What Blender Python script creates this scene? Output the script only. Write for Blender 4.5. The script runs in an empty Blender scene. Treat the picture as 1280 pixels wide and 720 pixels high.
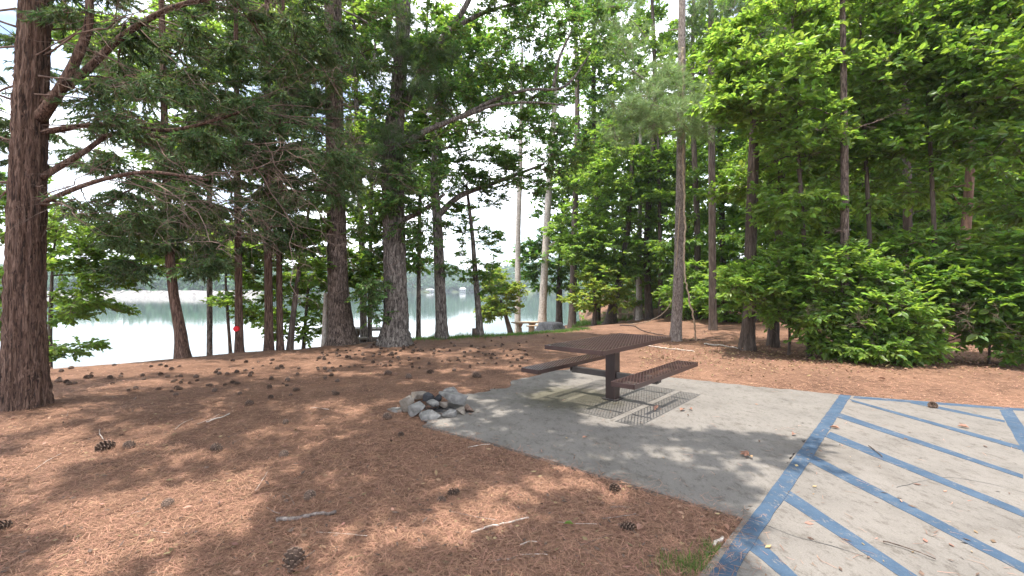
import bpy, math, random
import numpy as np
from mathutils import Vector
rng = np.random.default_rng(7)
R = math.radians
sc = bpy.context.scene
COL = sc.collection
FPX, CAMH, HOR = 560.0, 1.43, 360.0

# ------------------------------------------------------------------ helpers
def P(px, py, d):
    return np.array([(px-640)/FPX*d, d, CAMH+(HOR-py)/FPX*d])
def G(px, py):
    d = FPX*CAMH/(py-HOR)
    return np.array([(px-640)/FPX*d, d])
def nrm(v):
    return v/np.maximum(np.linalg.norm(v, axis=-1, keepdims=True), 1e-9)
def sstep(t):
    t = np.clip(t, 0, 1); return t*t*(3-2*t)
def vnoise(x, y, s, seed=0):
    r = np.random.default_rng(seed); o = 0
    for i in range(7):
        a, b, c, d = r.uniform(-1, 1, 2).tolist()+r.uniform(0, 6.3, 2).tolist()
        o = o+np.sin((x*a+y*b)*s*(1+i*.35)*2+c)*np.cos((y*a-x*b)*s*(1.3+i*.3)*2+d)
    return o/3.0
def inpoly(x, y, poly):
    x = np.asarray(x, float); y = np.asarray(y, float); c = np.zeros(x.shape, bool); n = len(poly)
    for i in range(n):
        x1, y1 = poly[i]; x2, y2 = poly[(i+1) % n]
        if abs(y2-y1) < 1e-9: continue
        m = ((y1 > y) != (y2 > y)) & (x < (x2-x1)*(y-y1)/(y2-y1)+x1)
        c ^= m
    return c
class MB:
    def __init__(s): s.v = []; s.f = []; s.m = []; s.n = 0
    def add(s, V, F, mi=0):
        V = np.asarray(V, float).reshape(-1, 3); s.v.append(V)
        for f in (F if isinstance(F, list) else [F]):
            f = np.asarray(f, np.int64)
            if len(f): s.f.append(f+s.n); s.m.append(np.full(len(f), mi, np.int32))
        s.n += len(V)
    def box(s, c, sz, ax=(1, 0), mi=0, taper=1.0):
        hx, hy, hz = np.array(sz)/2; u = np.array([ax[0], ax[1], 0.]); u /= np.linalg.norm(u); w = np.array([-u[1], u[0], 0])
        V = []
        for z, t in ((-hz, taper), (hz, 1)):
            for a, b in ((-1, -1), (1, -1), (1, 1), (-1, 1)):
                V.append(np.array(c)+u*a*hx*t+w*b*hy*t+np.array([0, 0, z]))
        s.add(V, np.array([[3, 2, 1, 0], [4, 5, 6, 7], [0, 1, 5, 4], [1, 2, 6, 5], [2, 3, 7, 6], [3, 0, 4, 7]]), mi)
def mk(name, mb, mats, parent=None, base=None, smooth=False, bevel=0):
    V = np.concatenate(mb.v) if mb.v else np.zeros((0, 3))
    if base is not None: V = V-np.asarray(base)
    me = bpy.data.meshes.new(name)
    me.vertices.add(len(V)); me.vertices.foreach_set('co', V.astype(np.float32).ravel())
    loops = np.concatenate([f.ravel() for f in mb.f]); tot = np.concatenate([np.full(len(f), f.shape[1]) for f in mb.f])
    st = np.concatenate([[0], np.cumsum(tot)[:-1]])
    me.loops.add(len(loops)); me.loops.foreach_set('vertex_index', loops.astype(np.int32))
    me.polygons.add(len(tot)); me.polygons.foreach_set('loop_start', st.astype(np.int32))
    me.polygons.foreach_set('material_index', np.concatenate(mb.m))
    me.polygons.foreach_set('use_smooth', np.full(len(tot), smooth))
    me.update(calc_edges=True)
    for m in (mats if isinstance(mats, (list, tuple)) else [mats]): me.materials.append(m)
    o = bpy.data.objects.new(name, me); COL.objects.link(o)
    if parent is not None: o.parent = parent
    elif base is not None: o.location = base
    if bevel:
        b = o.modifiers.new('b', 'BEVEL'); b.width = bevel; b.segments = 2; b.limit_method = 'ANGLE'
    return o
def tag(o, label=None, cat=None, group=None, kind=None):
    for k, v in (('label', label), ('category', cat), ('group', group), ('kind', kind)):
        if v: o[k] = v
    return o
def thing(name, label, cat, loc, group=None):
    o = bpy.data.objects.new(name, None); COL.objects.link(o); o.location = loc; o.empty_display_size = .2
    return tag(o, label, cat, group)
def spline(pts, step):
    pts = np.asarray(pts, float); n = len(pts)
    if n < 3:
        k = max(2, int(np.linalg.norm(pts[1]-pts[0])/step)+1); return pts[0]+(pts[-1]-pts[0])*np.linspace(0, 1, k)[:, None]
    out = []
    for i in range(n-1):
        p0, p1, p2, p3 = pts[max(i-1, 0)], pts[i], pts[i+1], pts[min(i+2, n-1)]
        k = max(1, int(np.linalg.norm((p2-p1)[:3])/step))
        t = np.linspace(0, 1, k, endpoint=False)[:, None]
        out.append(.5*(2*p1+(p2-p0)*t+(2*p0-5*p1+4*p2-p3)*t*t+(3*p1-p0-3*p2+p3)*t**3))
    out.append(pts[-1:]); return np.concatenate(out)
def tube(path, rad, seg=6, rough=None, seed=0):
    path = np.asarray(path, float); n = len(path); rad = np.broadcast_to(np.asarray(rad, float), (n,))
    T = nrm(np.gradient(path, axis=0)); ref = np.array([0.31, .95, .05]) if abs(T[:, 1]).mean() < .8 else np.array([1., 0, 0])
    A = nrm(np.cross(T, ref)); B = np.cross(T, A)
    th = np.linspace(0, 2*np.pi, seg, endpoint=False)
    rr = rad[:, None]*np.ones(seg)[None]
    if rough:
        r = np.random.default_rng(seed); s = np.cumsum(np.r_[0, np.linalg.norm(np.diff(path, axis=0), axis=1)])[:, None]; m = 0
        for k in rough['k']:
            m = m+np.abs(np.sin(th[None]*k/2+r.uniform(0, 6)+.7*np.sin(s*r.uniform(1, 3)+r.uniform(0, 6))+.4*np.sin(s*r.uniform(5, 9)+th[None]*2)))
        m = m/len(rough['k'])-.6
        m = m+.5*np.random.default_rng(seed+1).normal(0, .3, (n, seg))
        rr = rr*(1+rough['a']*m)
        if rough.get('flare'):
            f = np.exp(-s/rough.get('fh', .35)); rr = rr*(1+f*rough['flare']*(.55+.6*np.abs(np.sin(th[None]*2.5+r.uniform(0, 6)))))
    V = path[:, None]+rr[..., None]*(np.cos(th)[None, :, None]*A[:, None]+np.sin(th)[None, :, None]*B[:, None])
    i = np.arange(n-1)[:, None]*seg; j = np.arange(seg)[None]; j2 = (j+1) % seg
    F = np.stack([i+j, i+j2, i+seg+j2, i+seg+j], -1).reshape(-1, 4)
    V = np.concatenate([V.reshape(-1, 3), path[:1], path[-1:]])
    a = n*seg; e = np.arange(seg); e2 = (e+1) % seg
    tri = np.concatenate([np.stack([np.full(seg, a), e2, e], -1), np.stack([np.full(seg, a+1), (n-1)*seg+e, (n-1)*seg+e2], -1)])
    return V, [F, tri]

# ------------------------------------------------------------------ materials
def newmat(name):
    m = bpy.data.materials.new(name); m.use_nodes = True; nt = m.node_tree; nt.nodes.clear()
    out = nt.nodes.new('ShaderNodeOutputMaterial')
    def N(t, **k):
        n = nt.nodes.new('ShaderNode'+t)
        for a, b in k.items():
            if a in n.inputs.keys(): n.inputs[a].default_value = b
            else: setattr(n, a, b)
        return n
    return m, nt, out, N, nt.links.new
def ramp(N, cols):
    r = N('ValToRGB'); e = r.color_ramp.elements
    while len(e) < len(cols): e.new(.5)
    for x, (p, c) in zip(e, cols): x.position = p; x.color = (*c, 1)
    return r
def surf(name, cols, scale=(1, 1, 1), ns=6, detail=8, rough=.85, bump=.3, bdist=.02, bs=None, rnd=0, cols2=None, s2=1.0, spec=.3, dist=0., vor=0):
    m, nt, out, N, L = newmat(name)
    b = N('BsdfPrincipled', Roughness=rough); b.inputs['Specular IOR Level'].default_value = spec
    L(b.outputs[0], out.inputs[0]); tc = N('TexCoord'); mp = N('Mapping'); mp.inputs['Scale'].default_value = scale
    L(tc.outputs['Object'], mp.inputs['Vector'])
    n = N('TexNoise', Scale=ns, Detail=detail, Roughness=.65, Distortion=dist); L(mp.outputs[0], n.inputs['Vector'])
    r = ramp(N, cols); L(n.outputs['Fac'], r.inputs[0]); c = r.outputs[0]
    if cols2:
        n2 = N('TexNoise', Scale=s2, Detail=4); L(tc.outputs['Object'], n2.inputs['Vector'])
        r2 = ramp(N, cols2); L(n2.outputs['Fac'], r2.inputs[0])
        mx = N('MixRGB', blend_type='MULTIPLY'); mx.inputs[0].default_value = 1; L(c, mx.inputs[1]); L(r2.outputs[0], mx.inputs[2]); c = mx.outputs[0]
    if rnd:
        g = N('NewGeometry'); ad = N('HueSaturation'); mr = N('MapRange'); mr.inputs['To Min'].default_value = 1-rnd; mr.inputs['To Max'].default_value = 1+rnd
        L(g.outputs['Random Per Island'], mr.inputs['Value']); L(mr.outputs[0], ad.inputs['Value']); L(c, ad.inputs['Color']); c = ad.outputs[0]
    L(c, b.inputs['Base Color'])
    if bump:
        n3 = N('TexNoise', Scale=bs or ns*2, Detail=6, Roughness=.7, Distortion=dist); L(mp.outputs[0], n3.inputs['Vector'])
        bp = N('Bump', Strength=bump, Distance=bdist); L(n3.outputs['Fac'], bp.inputs['Height']); L(bp.outputs[0], b.inputs['Normal'])
    return m
def leafmat(name, c, t, var=.35, fac=.45, rough=.5, hue=.04, spec=.35):
    m, nt, out, N, L = newmat(name)
    b = N('BsdfPrincipled', Roughness=rough); b.inputs['Specular IOR Level'].default_value = spec
    tr = N('BsdfTranslucent'); mx = N('MixShader'); mx.inputs[0].default_value = fac
    g = N('NewGeometry')
    def vary(col, k):
        hs = N('HueSaturation', Color=(*col, 1)); mr = N('MapRange'); mr.inputs['To Min'].default_value = 1-var; mr.inputs['To Max'].default_value = 1+var
        L(g.outputs['Random Per Island'], mr.inputs['Value']); L(mr.outputs[0], hs.inputs['Value'])
        w = N('TexWhiteNoise', noise_dimensions='1D'); L(g.outputs['Random Per Island'], w.inputs['W'])
        mh = N('MapRange'); mh.inputs['To Min'].default_value = .5-hue; mh.inputs['To Max'].default_value = .5+hue; L(w.outputs['Value'], mh.inputs['Value']); L(mh.outputs[0], hs.inputs['Hue'])
        return hs.outputs[0]
    L(vary(c, 0), b.inputs['Base Color']); L(vary(t, 1), tr.inputs[0])
    L(b.outputs[0], mx.inputs[1]); L(tr.outputs[0], mx.inputs[2]); L(mx.outputs[0], out.inputs[0])
    return m
M = {}
M['cedarbark'] = surf('cedar_bark', [(.38, (.022, .013, .01)), (.5, (.108, .061, .044)), (.64, (.235, .152, .115))], (9, 9, .8), 5, 8, .9, 1., .025, 7, dist=.9)
M['pinebark'] = surf('pine_bark', [(.38, (.024, .017, .014)), (.5, (.1, .07, .056)), (.64, (.24, .185, .155))], (6, 6, 1.5), 5, 8, .9, 1., .025, 7, dist=.9)
M['oakbark'] = surf('oak_bark', [(.38, (.03, .025, .022)), (.5, (.12, .1, .088)), (.64, (.29, .26, .23))], (5, 5, 1.1), 5, 8, .9, 1., .03, 7, dist=.9)
M['palebark'] = surf('pale_bark', [(.3, (.2, .16, .13)), (.5, (.42, .36, .31)), (.7, (.6, .55, .5))], (4, 4, 2.0), 4, 8, .85, .5, .01, 6)
M['flaky'] = surf('flaky_pale_bark', [(.34, (.06, .042, .036)), (.48, (.2, .16, .14)), (.7, (.4, .34, .3))], (6, 6, 2.2), 6, 8, .9, .9, .02, 9, dist=.6)
M['darkbark'] = surf('dark_bark', [(.3, (.03, .022, .018)), (.5, (.085, .062, .05)), (.72, (.19, .15, .125))], (7, 7, 1.0), 3, 8, .9, .9, .02, 4, dist=.6)
M['redbark'] = surf('red_bark', [(.3, (.05, .026, .018)), (.5, (.12, .068, .045)), (.72, (.22, .135, .095))], (6, 6, 1.2), 3, 8, .9, .7, .02, 4)
M['twig'] = surf('twig_bark', [(.3, (.1, .07, .055)), (.6, (.24, .17, .14))], (1, 1, 1), 9, 4, .9, 0)
M['deadtwig'] = surf('dead_twig_bark', [(.3, (.075, .048, .038)), (.6, (.2, .14, .112))], (1, 1, 1), 5, 4, .9, 0)
M['cedar'] = leafmat('cedar_spray', (.078, .13, .05), (.14, .23, .045), .45, .3, .6)
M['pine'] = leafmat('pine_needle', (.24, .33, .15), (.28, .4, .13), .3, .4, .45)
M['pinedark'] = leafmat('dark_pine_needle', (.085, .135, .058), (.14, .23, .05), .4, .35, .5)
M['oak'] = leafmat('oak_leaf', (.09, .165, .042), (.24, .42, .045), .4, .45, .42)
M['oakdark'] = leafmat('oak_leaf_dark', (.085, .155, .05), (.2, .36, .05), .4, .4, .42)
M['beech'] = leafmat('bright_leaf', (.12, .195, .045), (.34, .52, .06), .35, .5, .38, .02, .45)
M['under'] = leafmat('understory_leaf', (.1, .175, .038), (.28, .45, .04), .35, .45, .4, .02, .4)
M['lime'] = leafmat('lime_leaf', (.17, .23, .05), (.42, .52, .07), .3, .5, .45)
M['grass'] = leafmat('grass_blade', (.08, .15, .03), (.12, .24, .03), .35, .4, .5)
M['dry'] = leafmat('dry_leaf', (.26, .165, .1), (.22, .14, .07), .5, .2, .7)
M['far'] = leafmat('far_wood_leaf', (.06, .12, .055), (.07, .15, .05), .35, .3, .7)
M['straw'] = leafmat('pine_straw', (.285, .158, .106), (.21, .112, .068), .6, .12, .7, .012, .2)
M['cone'] = surf('pine_cone', [(.3, (.03, .02, .016)), (.6, (.12, .078, .058))], (1, 1, 1), 60, 4, .8, 0, rnd=.3)
M['stone'] = surf('fire_ring_stone', [(.3, (.085, .08, .074)), (.5, (.165, .157, .147)), (.7, (.26, .247, .23))], (1, 1, 1), 14, 8, .85, .6, .012, 22)
M['stonewarm'] = surf('brown_stone', [(.3, (.1, .082, .066)), (.5, (.17, .142, .115)), (.7, (.26, .225, .19))], (1, 1, 1), 14, 8, .85, .6, .012, 22)
M['char'] = surf('charred_stone', [(.3, (.018, .018, .02)), (.7, (.06, .06, .065))], (1, 1, 1), 16, 8, .85, .6, .012, 22)
M['redstone'] = surf('red_stone', [(.3, (.1, .066, .05)), (.7, (.2, .14, .11))], (1, 1, 1), 16, 8, .85, .6, .012, 22)
M['coat'] = surf('brown_coating', [(.3, (.034, .018, .016)), (.7, (.06, .031, .027))], (1, 1, 1), 7, 4, .36, .05, .002, 60, spec=.5)
M['postcoat'] = surf('dark_brown_paint', [(.3, (.02, .011, .0095)), (.7, (.036, .02, .017))], (1, 1, .4), 9, 6, .4, .06, .002, 50, spec=.5)
M['steel'] = surf('dark_steel', [(.3, (.03, .026, .025)), (.7, (.06, .05, .048))], (1, 1, 1), 9, 4, .5, 0, spec=.5)
M['tableconc'] = surf('weathered_concrete', [(.3, (.13, .115, .1)), (.6, (.22, .2, .175))], (1, 1, 1), 8, 8, .9, .3, .01)
M['tabletan'] = surf('tan_concrete', [(.3, (.26, .19, .13)), (.6, (.42, .32, .23))], (1, 1, 1), 8, 8, .9, .3, .01)
M['stump'] = surf('grey_stump_wood', [(.35, (.012, .013, .016)), (.62, (.06, .064, .072))], (4, 4, 1), 4, 8, .9, .8, .03)
M['dam'] = surf('dam_riprap', [(.38, (.08, .075, .07)), (.62, (.28, .265, .25))], (1, 1, 1), .9, 8, .9, .3, .3)
M['white'] = surf('white_paint', [(.3, (.4, .4, .4)), (.7, (.5, .5, .5))], (1, 1, 1), 2, 2, .6, 0)
M['roof'] = surf('grey_roof', [(.3, (.3, .3, .31)), (.7, (.42, .42, .43))], (1, 1, 1), 2, 2, .8, 0)
M['redtag'] = surf('red_marker', [(.3, (.75, .02, .03)), (.7, (.85, .04, .05))], (1, 1, 1), 2, 2, .5, 0)
M['hill'] = surf('hill_soil', [(.3, (.05, .07, .03)), (.7, (.09, .11, .05))], (1, 1, 1), .1, 4, .9, 0)
def concrete(name, tint, paint=False):
    m, nt, out, N, L = newmat(name); b = N('BsdfPrincipled', Roughness=.85); b.inputs['Specular IOR Level'].default_value = .25
    L(b.outputs[0], out.inputs[0]); tc = N('TexCoord')
    def no(s, d=8, ro=.6, src=None, sc_=(1, 1, 1), rot=0):
        mp = N('Mapping'); mp.inputs['Scale'].default_value = sc_; mp.inputs['Rotation'].default_value = (0, 0, rot); L(tc.outputs['Object'], mp.inputs[0])
        n = N('TexNoise', Scale=s, Detail=d, Roughness=ro); L(mp.outputs[0], n.inputs['Vector']); return n.outputs['Fac']
    def mul(a, bb, f=1.0):
        x = N('MixRGB', blend_type='MULTIPLY'); x.inputs[0].default_value = f; L(a, x.inputs[1]); L(bb, x.inputs[2]); return x.outputs[0]
    t = np.array(tint)
    c = ramp(N, [(.25, t*.8), (.5, t), (.75, t*1.13)]); L(no(2.1), c.inputs[0])
    r1 = ramp(N, [(.3, (.68, .66, .63)), (.46, (1, 1, 1))]); L(no(.9, 6, .7), r1.inputs[0])
    r2 = ramp(N, [(.32, (.45, .43, .41)), (.46, (1, 1, 1)), (.6, (1, 1, 1)), (.75, (1.15, 1.12, 1.08))]); L(no(34, 4, .7, None, (1, .45, 1), .8), r2.inputs[0])
    r3 = ramp(N, [(.36, (.42, .38, .34)), (.46, (1, 1, 1))]); L(no(11, 6, .75, None, (1, .6, 1), .4), r3.inputs[0])
    r4 = ramp(N, [(.4, (.8, .78, .76)), (.6, (1.1, 1.1, 1.1))]); L(no(120, 3, .7), r4.inputs[0])
    col = mul(mul(mul(mul(c.outputs[0], r1.outputs[0], .8), r2.outputs[0], .55), r3.outputs[0], .5), r4.outputs[0], .6)
    if paint:
        pr = ramp(N, [(.3, (.028, .05, .082)), (.5, (.036, .062, .1)), (.75, (.055, .085, .125))]); L(no(5), pr.inputs[0])
        w = ramp(N, [(.35, (1, 1, 1)), (.45, (0, 0, 0))]); L(no(26, 8, .8, None, (1, .5, 1), .6), w.inputs[0])
        mx = N('MixRGB'); L(w.outputs[0], mx.inputs[0]); L(pr.outputs[0], mx.inputs[1]); L(col, mx.inputs[2]); col = mul(mx.outputs[0], r4.outputs[0], .4)
    if name == 'pad_concrete':      # old green brown stain beside the post, leaf tannin patches
        q = G(712, 498); mp = N('Mapping'); mp.inputs['Location'].default_value = (-q[0], -q[1], 0); L(tc.outputs['Object'], mp.inputs[0]); ln = N('VectorMath', operation='LENGTH'); L(mp.outputs[0], ln.inputs[0])
        ad = N('Math', operation='MULTIPLY_ADD'); ad.inputs[1].default_value = 1.1; L(no(3.5, 6, .7), ad.inputs[0]); L(ln.outputs['Value'], ad.inputs[2]); r5 = ramp(N, [(.75, (.62, .62, .5)), (1.0, (1, 1, 1))]); mr = N('MapRange'); mr.inputs['From Max'].default_value = 1.3; L(ad.outputs[0], mr.inputs['Value']); L(mr.outputs[0], r5.inputs[0]); col = mul(col, r5.outputs[0], 1)
    L(col, b.inputs['Base Color'])
    bp = N('Bump', Strength=.35, Distance=.004); L(no(55, 6, .7), bp.inputs['Height']); L(bp.outputs[0], b.inputs['Normal'])
    return m
M['slab'] = concrete('pad_concrete', (.146, .133, .12)); M['pave'] = concrete('aisle_concrete', (.146, .132, .119)); M['blue'] = concrete('worn_blue_paint', (.152, .142, .135), True)
def groundmat():
    m, nt, out, N, L = newmat('needle_bed'); b = N('BsdfPrincipled', Roughness=.95); b.inputs['Specular IOR Level'].default_value = .15
    L(b.outputs[0], out.inputs[0]); tc = N('TexCoord')
    def no(s, d=8, ro=.6, sc_=(1, 1, 1), rot=0, dist=0):
        mp = N('Mapping'); mp.inputs['Scale'].default_value = sc_; mp.inputs['Rotation'].default_value = (0, 0, rot); L(tc.outputs['Object'], mp.inputs[0])
        n = N('TexNoise', Scale=s, Detail=d, Roughness=ro, Distortion=dist); L(mp.outputs[0], n.inputs['Vector']); return n.outputs['Fac']
    c = ramp(N, [(.28, (.075, .042, .028)), (.45, (.155, .086, .056)), (.6, (.235, .134, .087)), (.75, (.31, .195, .13))])
    a1, a2 = no(30, 6, .75, (1, .16, 1), .5, .8), no(30, 6, .75, (.16, 1, 1), .9, .8)
    mx = N('Math', operation='MAXIMUM'); L(a1, mx.inputs[0]); L(a2, mx.inputs[1]); ad = N('Math', operation='MULTIPLY_ADD'); ad.inputs[1].default_value = .9; L(mx.outputs[0], ad.inputs[0])
    bg = N('Math', operation='MULTIPLY_ADD'); bg.inputs[1].default_value = .5; bg.inputs[2].default_value = -.27; L(no(2.3, 7, .7), bg.inputs[0]); L(bg.outputs[0], ad.inputs[2])
    L(ad.outputs[0], c.inputs[0])
    r = ramp(N, [(.3, (.62, .6, .6)), (.55, (1, 1, 1)), (.75, (1.12, 1.1, 1.06))]); L(no(.55, 5, .6), r.inputs[0])
    x = N('MixRGB', blend_type='MULTIPLY'); x.inputs[0].default_value = .9; L(c.outputs[0], x.inputs[1]); L(r.outputs[0], x.inputs[2])
    # thin green cast only on the lit clearing at the wood's edge (real moss and grass)
    L(x.outputs[0], b.inputs['Base Color'])
    bp = N('Bump', Strength=.8, Distance=.02); L(mx.outputs[0], bp.inputs['Height']); L(bp.outputs[0], b.inputs['Normal'])
    return m
M['ground'] = groundmat()

# ------------------------------------------------------------------ camera, sky, sun
cam = bpy.data.cameras.new('camera'); co = bpy.data.objects.new('camera', cam); COL.objects.link(co)
cam.sensor_width = 36; cam.lens = 36*FPX/1280; cam.clip_start = .05; cam.clip_end = 4000
co.location = (0, 0, CAMH); co.rotation_euler = (R(90), 0, 0); sc.camera = co
SUN = np.array([-.133, -.111, 1.0]); SUN /= np.linalg.norm(SUN)
w = bpy.data.worlds.new('World'); sc.world = w; w.use_nodes = True; nt = w.node_tree; nt.nodes.clear()
wo = nt.nodes.new('ShaderNodeOutputWorld'); bgn = nt.nodes.new('ShaderNodeBackground'); sky = nt.nodes.new('ShaderNodeTexSky')
sky.sky_type = 'NISHITA'; sky.sun_disc = False; sky.sun_elevation = math.asin(SUN[2]); sky.sun_rotation = math.atan2(SUN[0], SUN[1])
sky.dust_density = 2.0; sky.air_density = 1.0
tc = nt.nodes.new('ShaderNodeTexCoord'); cn = nt.nodes.new('ShaderNodeTexNoise'); cn.inputs['Scale'].default_value = 2.2; cn.inputs['Detail'].default_value = 7
mpn = nt.nodes.new('ShaderNodeMapping'); mpn.inputs['Scale'].default_value = (1, 1, 2.5); nt.links.new(tc.outputs['Generated'], mpn.inputs[0]); nt.links.new(mpn.outputs[0], cn.inputs['Vector'])
cr = nt.nodes.new('ShaderNodeValToRGB'); cr.color_ramp.elements[0].position = .36; cr.color_ramp.elements[1].position = .56
nt.links.new(cn.outputs['Fac'], cr.inputs[0]); cm = nt.nodes.new('ShaderNodeMixRGB'); cm.inputs[2].default_value = (8.8, 9.1, 9.7, 1)
nt.links.new(cr.outputs[0], cm.inputs[0]); nt.links.new(sky.outputs[0], cm.inputs[1]); nt.links.new(cm.outputs[0], bgn.inputs[0]); nt.links.new(bgn.outputs[0], wo.inputs[0])
bgn.inputs[1].default_value = .15
sl = bpy.data.lights.new('sun', 'SUN'); sl.energy = 4.1; sl.angle = R(.53); sl.color = (1, .95, .87)
so = bpy.data.objects.new('sun', sl); COL.objects.link(so); so.location = (-5, -5, 40); so.rotation_euler = Vector(-SUN).to_track_quat('-Z', 'Y').to_euler()
sc.view_settings.view_transform = 'Standard'; sc.view_settings.look = 'None'; sc.view_settings.gamma = 1; sc.view_settings.exposure = 1.36
sc.render.engine = 'CYCLES'; cy = sc.cycles
cy.max_bounces = 10; cy.diffuse_bounces = 7; cy.transmission_bounces = 7; cy.glossy_bounces = 3; cy.use_denoising = True
cy.caustics_reflective = False; cy.caustics_refractive = False; cy.sample_clamp_indirect = 6

# ------------------------------------------------------------------ ground, slab, lake, far shore
SLAB_PX = [(528, 533), (548, 538), (564, 543), (611, 554), (700, 581), (830, 620), (930, 651), (933, 653), (1056, 495), (1010, 490), (960, 485.5), (905, 480), (880, 477), (852, 474), (815, 470), (770, 466.5), (735, 463), (712, 462.5), (690, 464.5), (668, 471), (651, 474), (640, 476.5), (637, 485), (612, 487.5), (606, 491), (585, 493), (566, 497), (545, 512)]
SLAB = np.array([G(*p) for p in SLAB_PX])
a, b0, e = G(1052, 495), G(930, 651), G(1280, 512.5)
ld = (b0-a)/np.linalg.norm(b0-a); bd = (e-a)/np.linalg.norm(e-a)
PAVE = np.array([a, a+ld*9.5, a+ld*9.5+bd*7.5, a+bd*7.5])
cx_ = np.array([-300, -60, -14, -8.3, -6.7, -4.1, -1.8, 0, 2.3, 4, 7, 14, 40, 900]); cy_ = np.array([3, 3, 5, 8.0, 9.2, 11.5, 12.8, 13.5, 15.3, 17, 18, 22, 30, 30])
LAKE = -3.0
def gz(x, y):
    x = np.asarray(x, float); y = np.asarray(y, float)
    t = y-np.interp(x, cx_, cy_)
    sl_ = np.interp(x, [-60, -14, -8.3, -4, -1.8, 0, 3, 6, 10], [.4, .3, .19, .13, .116, .104, .095, .07, 0]); t = np.clip(t, 0, None)
    t0 = np.interp(x, [-60, -8.3, -4, -1.8, .8, 3], [2, 5, 11, 11, 18, 21])+600*sstep((x/np.maximum(y, 1)-.16)/.05)
    z = -sl_*np.minimum(t, np.minimum(t0, 30))-4.2*sstep((t-t0)/9.0)
    z = z+.45*sstep((x-6)/8)*sstep((y-11)/10)
    n = .03*vnoise(x, y, .5, 3)+.012*vnoise(x, y, 2.1, 4)
    dm = sstep((np.hypot(x-1.3, y-4.5)-3.0)/2.5)
    return z+n*(.15+.85*dm)
def axis(lo, hi, fa, fb, step, gr):
    out = list(np.arange(fa, fb, step)); s = step; v = out[-1]
    while v < hi: s *= gr; v += s; out.append(v)
    s = step; v = out[0]
    while v > lo: s *= gr; v -= s; out.insert(0, v)
    return np.array(out)
X, Y = np.meshgrid(axis(-800, 800, -10, 10, .11, 1.25), axis(-60, 900, .6, 17, .11, 1.2))
Z = gz(X, Y); ins = inpoly(X, Y, SLAB) | inpoly(X, Y, PAVE); Z = np.where(ins, np.minimum(Z, -.02), Z)
Z = np.where(Y > 200, -4.2, Z)
nx = X.shape[1]; ny = X.shape[0]; ii = (np.arange(ny-1)[:, None]*nx+np.arange(nx-1)[None]).ravel()
mb = MB(); mb.add(np.stack([X, Y, Z], -1), np.stack([ii, ii+1, ii+nx+1, ii+nx], -1)); tag(mk('ground', mb, M['ground'], smooth=True), kind='structure')
def plate(poly, z0, z1):
    n = len(poly); V = np.concatenate([np.c_[poly, np.full(n, z1)], np.c_[poly, np.full(n, z0)]]); i = np.arange(n); j = (i+1) % n
    mb = MB(); mb.add(V, [np.arange(n)[None] if inpoly_orient(poly) else np.arange(n)[::-1][None], np.stack([i, i+n, j+n, j], -1) if inpoly_orient(poly) else np.stack([j, j+n, i+n, i], -1)]); return mb
def inpoly_orient(p):
    x, y = p[:, 0], p[:, 1]; return np.sum(x*np.roll(y, -1)-np.roll(x, -1)*y) > 0
def jag(poly, amp, step=.12, skip=()):
    out = []
    for i in range(len(poly)):
        p, q = poly[i], poly[(i+1) % len(poly)]; k = max(1, int(np.linalg.norm(q-p)/step)); n = nrm(np.array([q[1]-p[1], p[0]-q[0]]))
        for t in range(k):
            out.append(p+(q-p)*t/k+(n*rng.normal(0, amp) if t and i not in skip else 0))
    return np.array(out)
tag(mk('concrete_pad', plate(jag(SLAB, .022, .07, skip=(0, 1, 2, 3, 4, 5, 6)), -.08, .012), M['slab']), 'irregular grey concrete pad under the brown mesh picnic table', kind='structure')
pav = tag(mk('pavement', plate(PAVE, -.12, .016), M['pave']), 'pale concrete access aisle striped with blue paint', kind='structure')
NS = [0]
def stripe(px):
    NS[0] += 1
    g = np.array([G(*p) for p in px]); return mk('painted_stripe', plate(jag(g, .0018, .09), .0165, .0195-.0003*NS[0]), M['blue'], pav)
mainR = [G(1064, 499.5), G(921, 719)]
main = [G(1050, 495), G(905, 697), G(880, 735), G(870, 800), G(900, 800), G(921.7, 718), G(946, 678), G(984, 622), G(1013.7, 577.6), G(1034.5, 543), G(1064, 496.3)]
mk('painted_stripe', plate(jag(np.array(main), .002, .09), .0165, .0205), M['blue'], pav)
for q in ([(1062, 500.6), (1065, 503.5), (1276, 565), (1276, 560)], [(1050, 518.5), (1045, 523), (1279, 601), (1279, 596.5)], [(1038, 542), (1031, 548), (1300, 658), (1300, 650)],
          [(1018, 572), (1011, 580), (1340, 752), (1340, 740)], [(988, 617), (979, 628), (1120, 722), (1180, 760), (1190, 752), (1134, 716)], [(948, 677), (935, 690), (990, 735), (1003, 730)],
          [(1140, 502.6), (1138, 505.6), (1256, 530), (1256, 527.5)], [(1068, 496.8), (1066, 499.3), (1250, 513.3), (1380, 523), (1380, 520)], [(1249, 513.9), (1290, 588), (1310, 582), (1266, 514.5)]):
    stripe(q)

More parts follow.
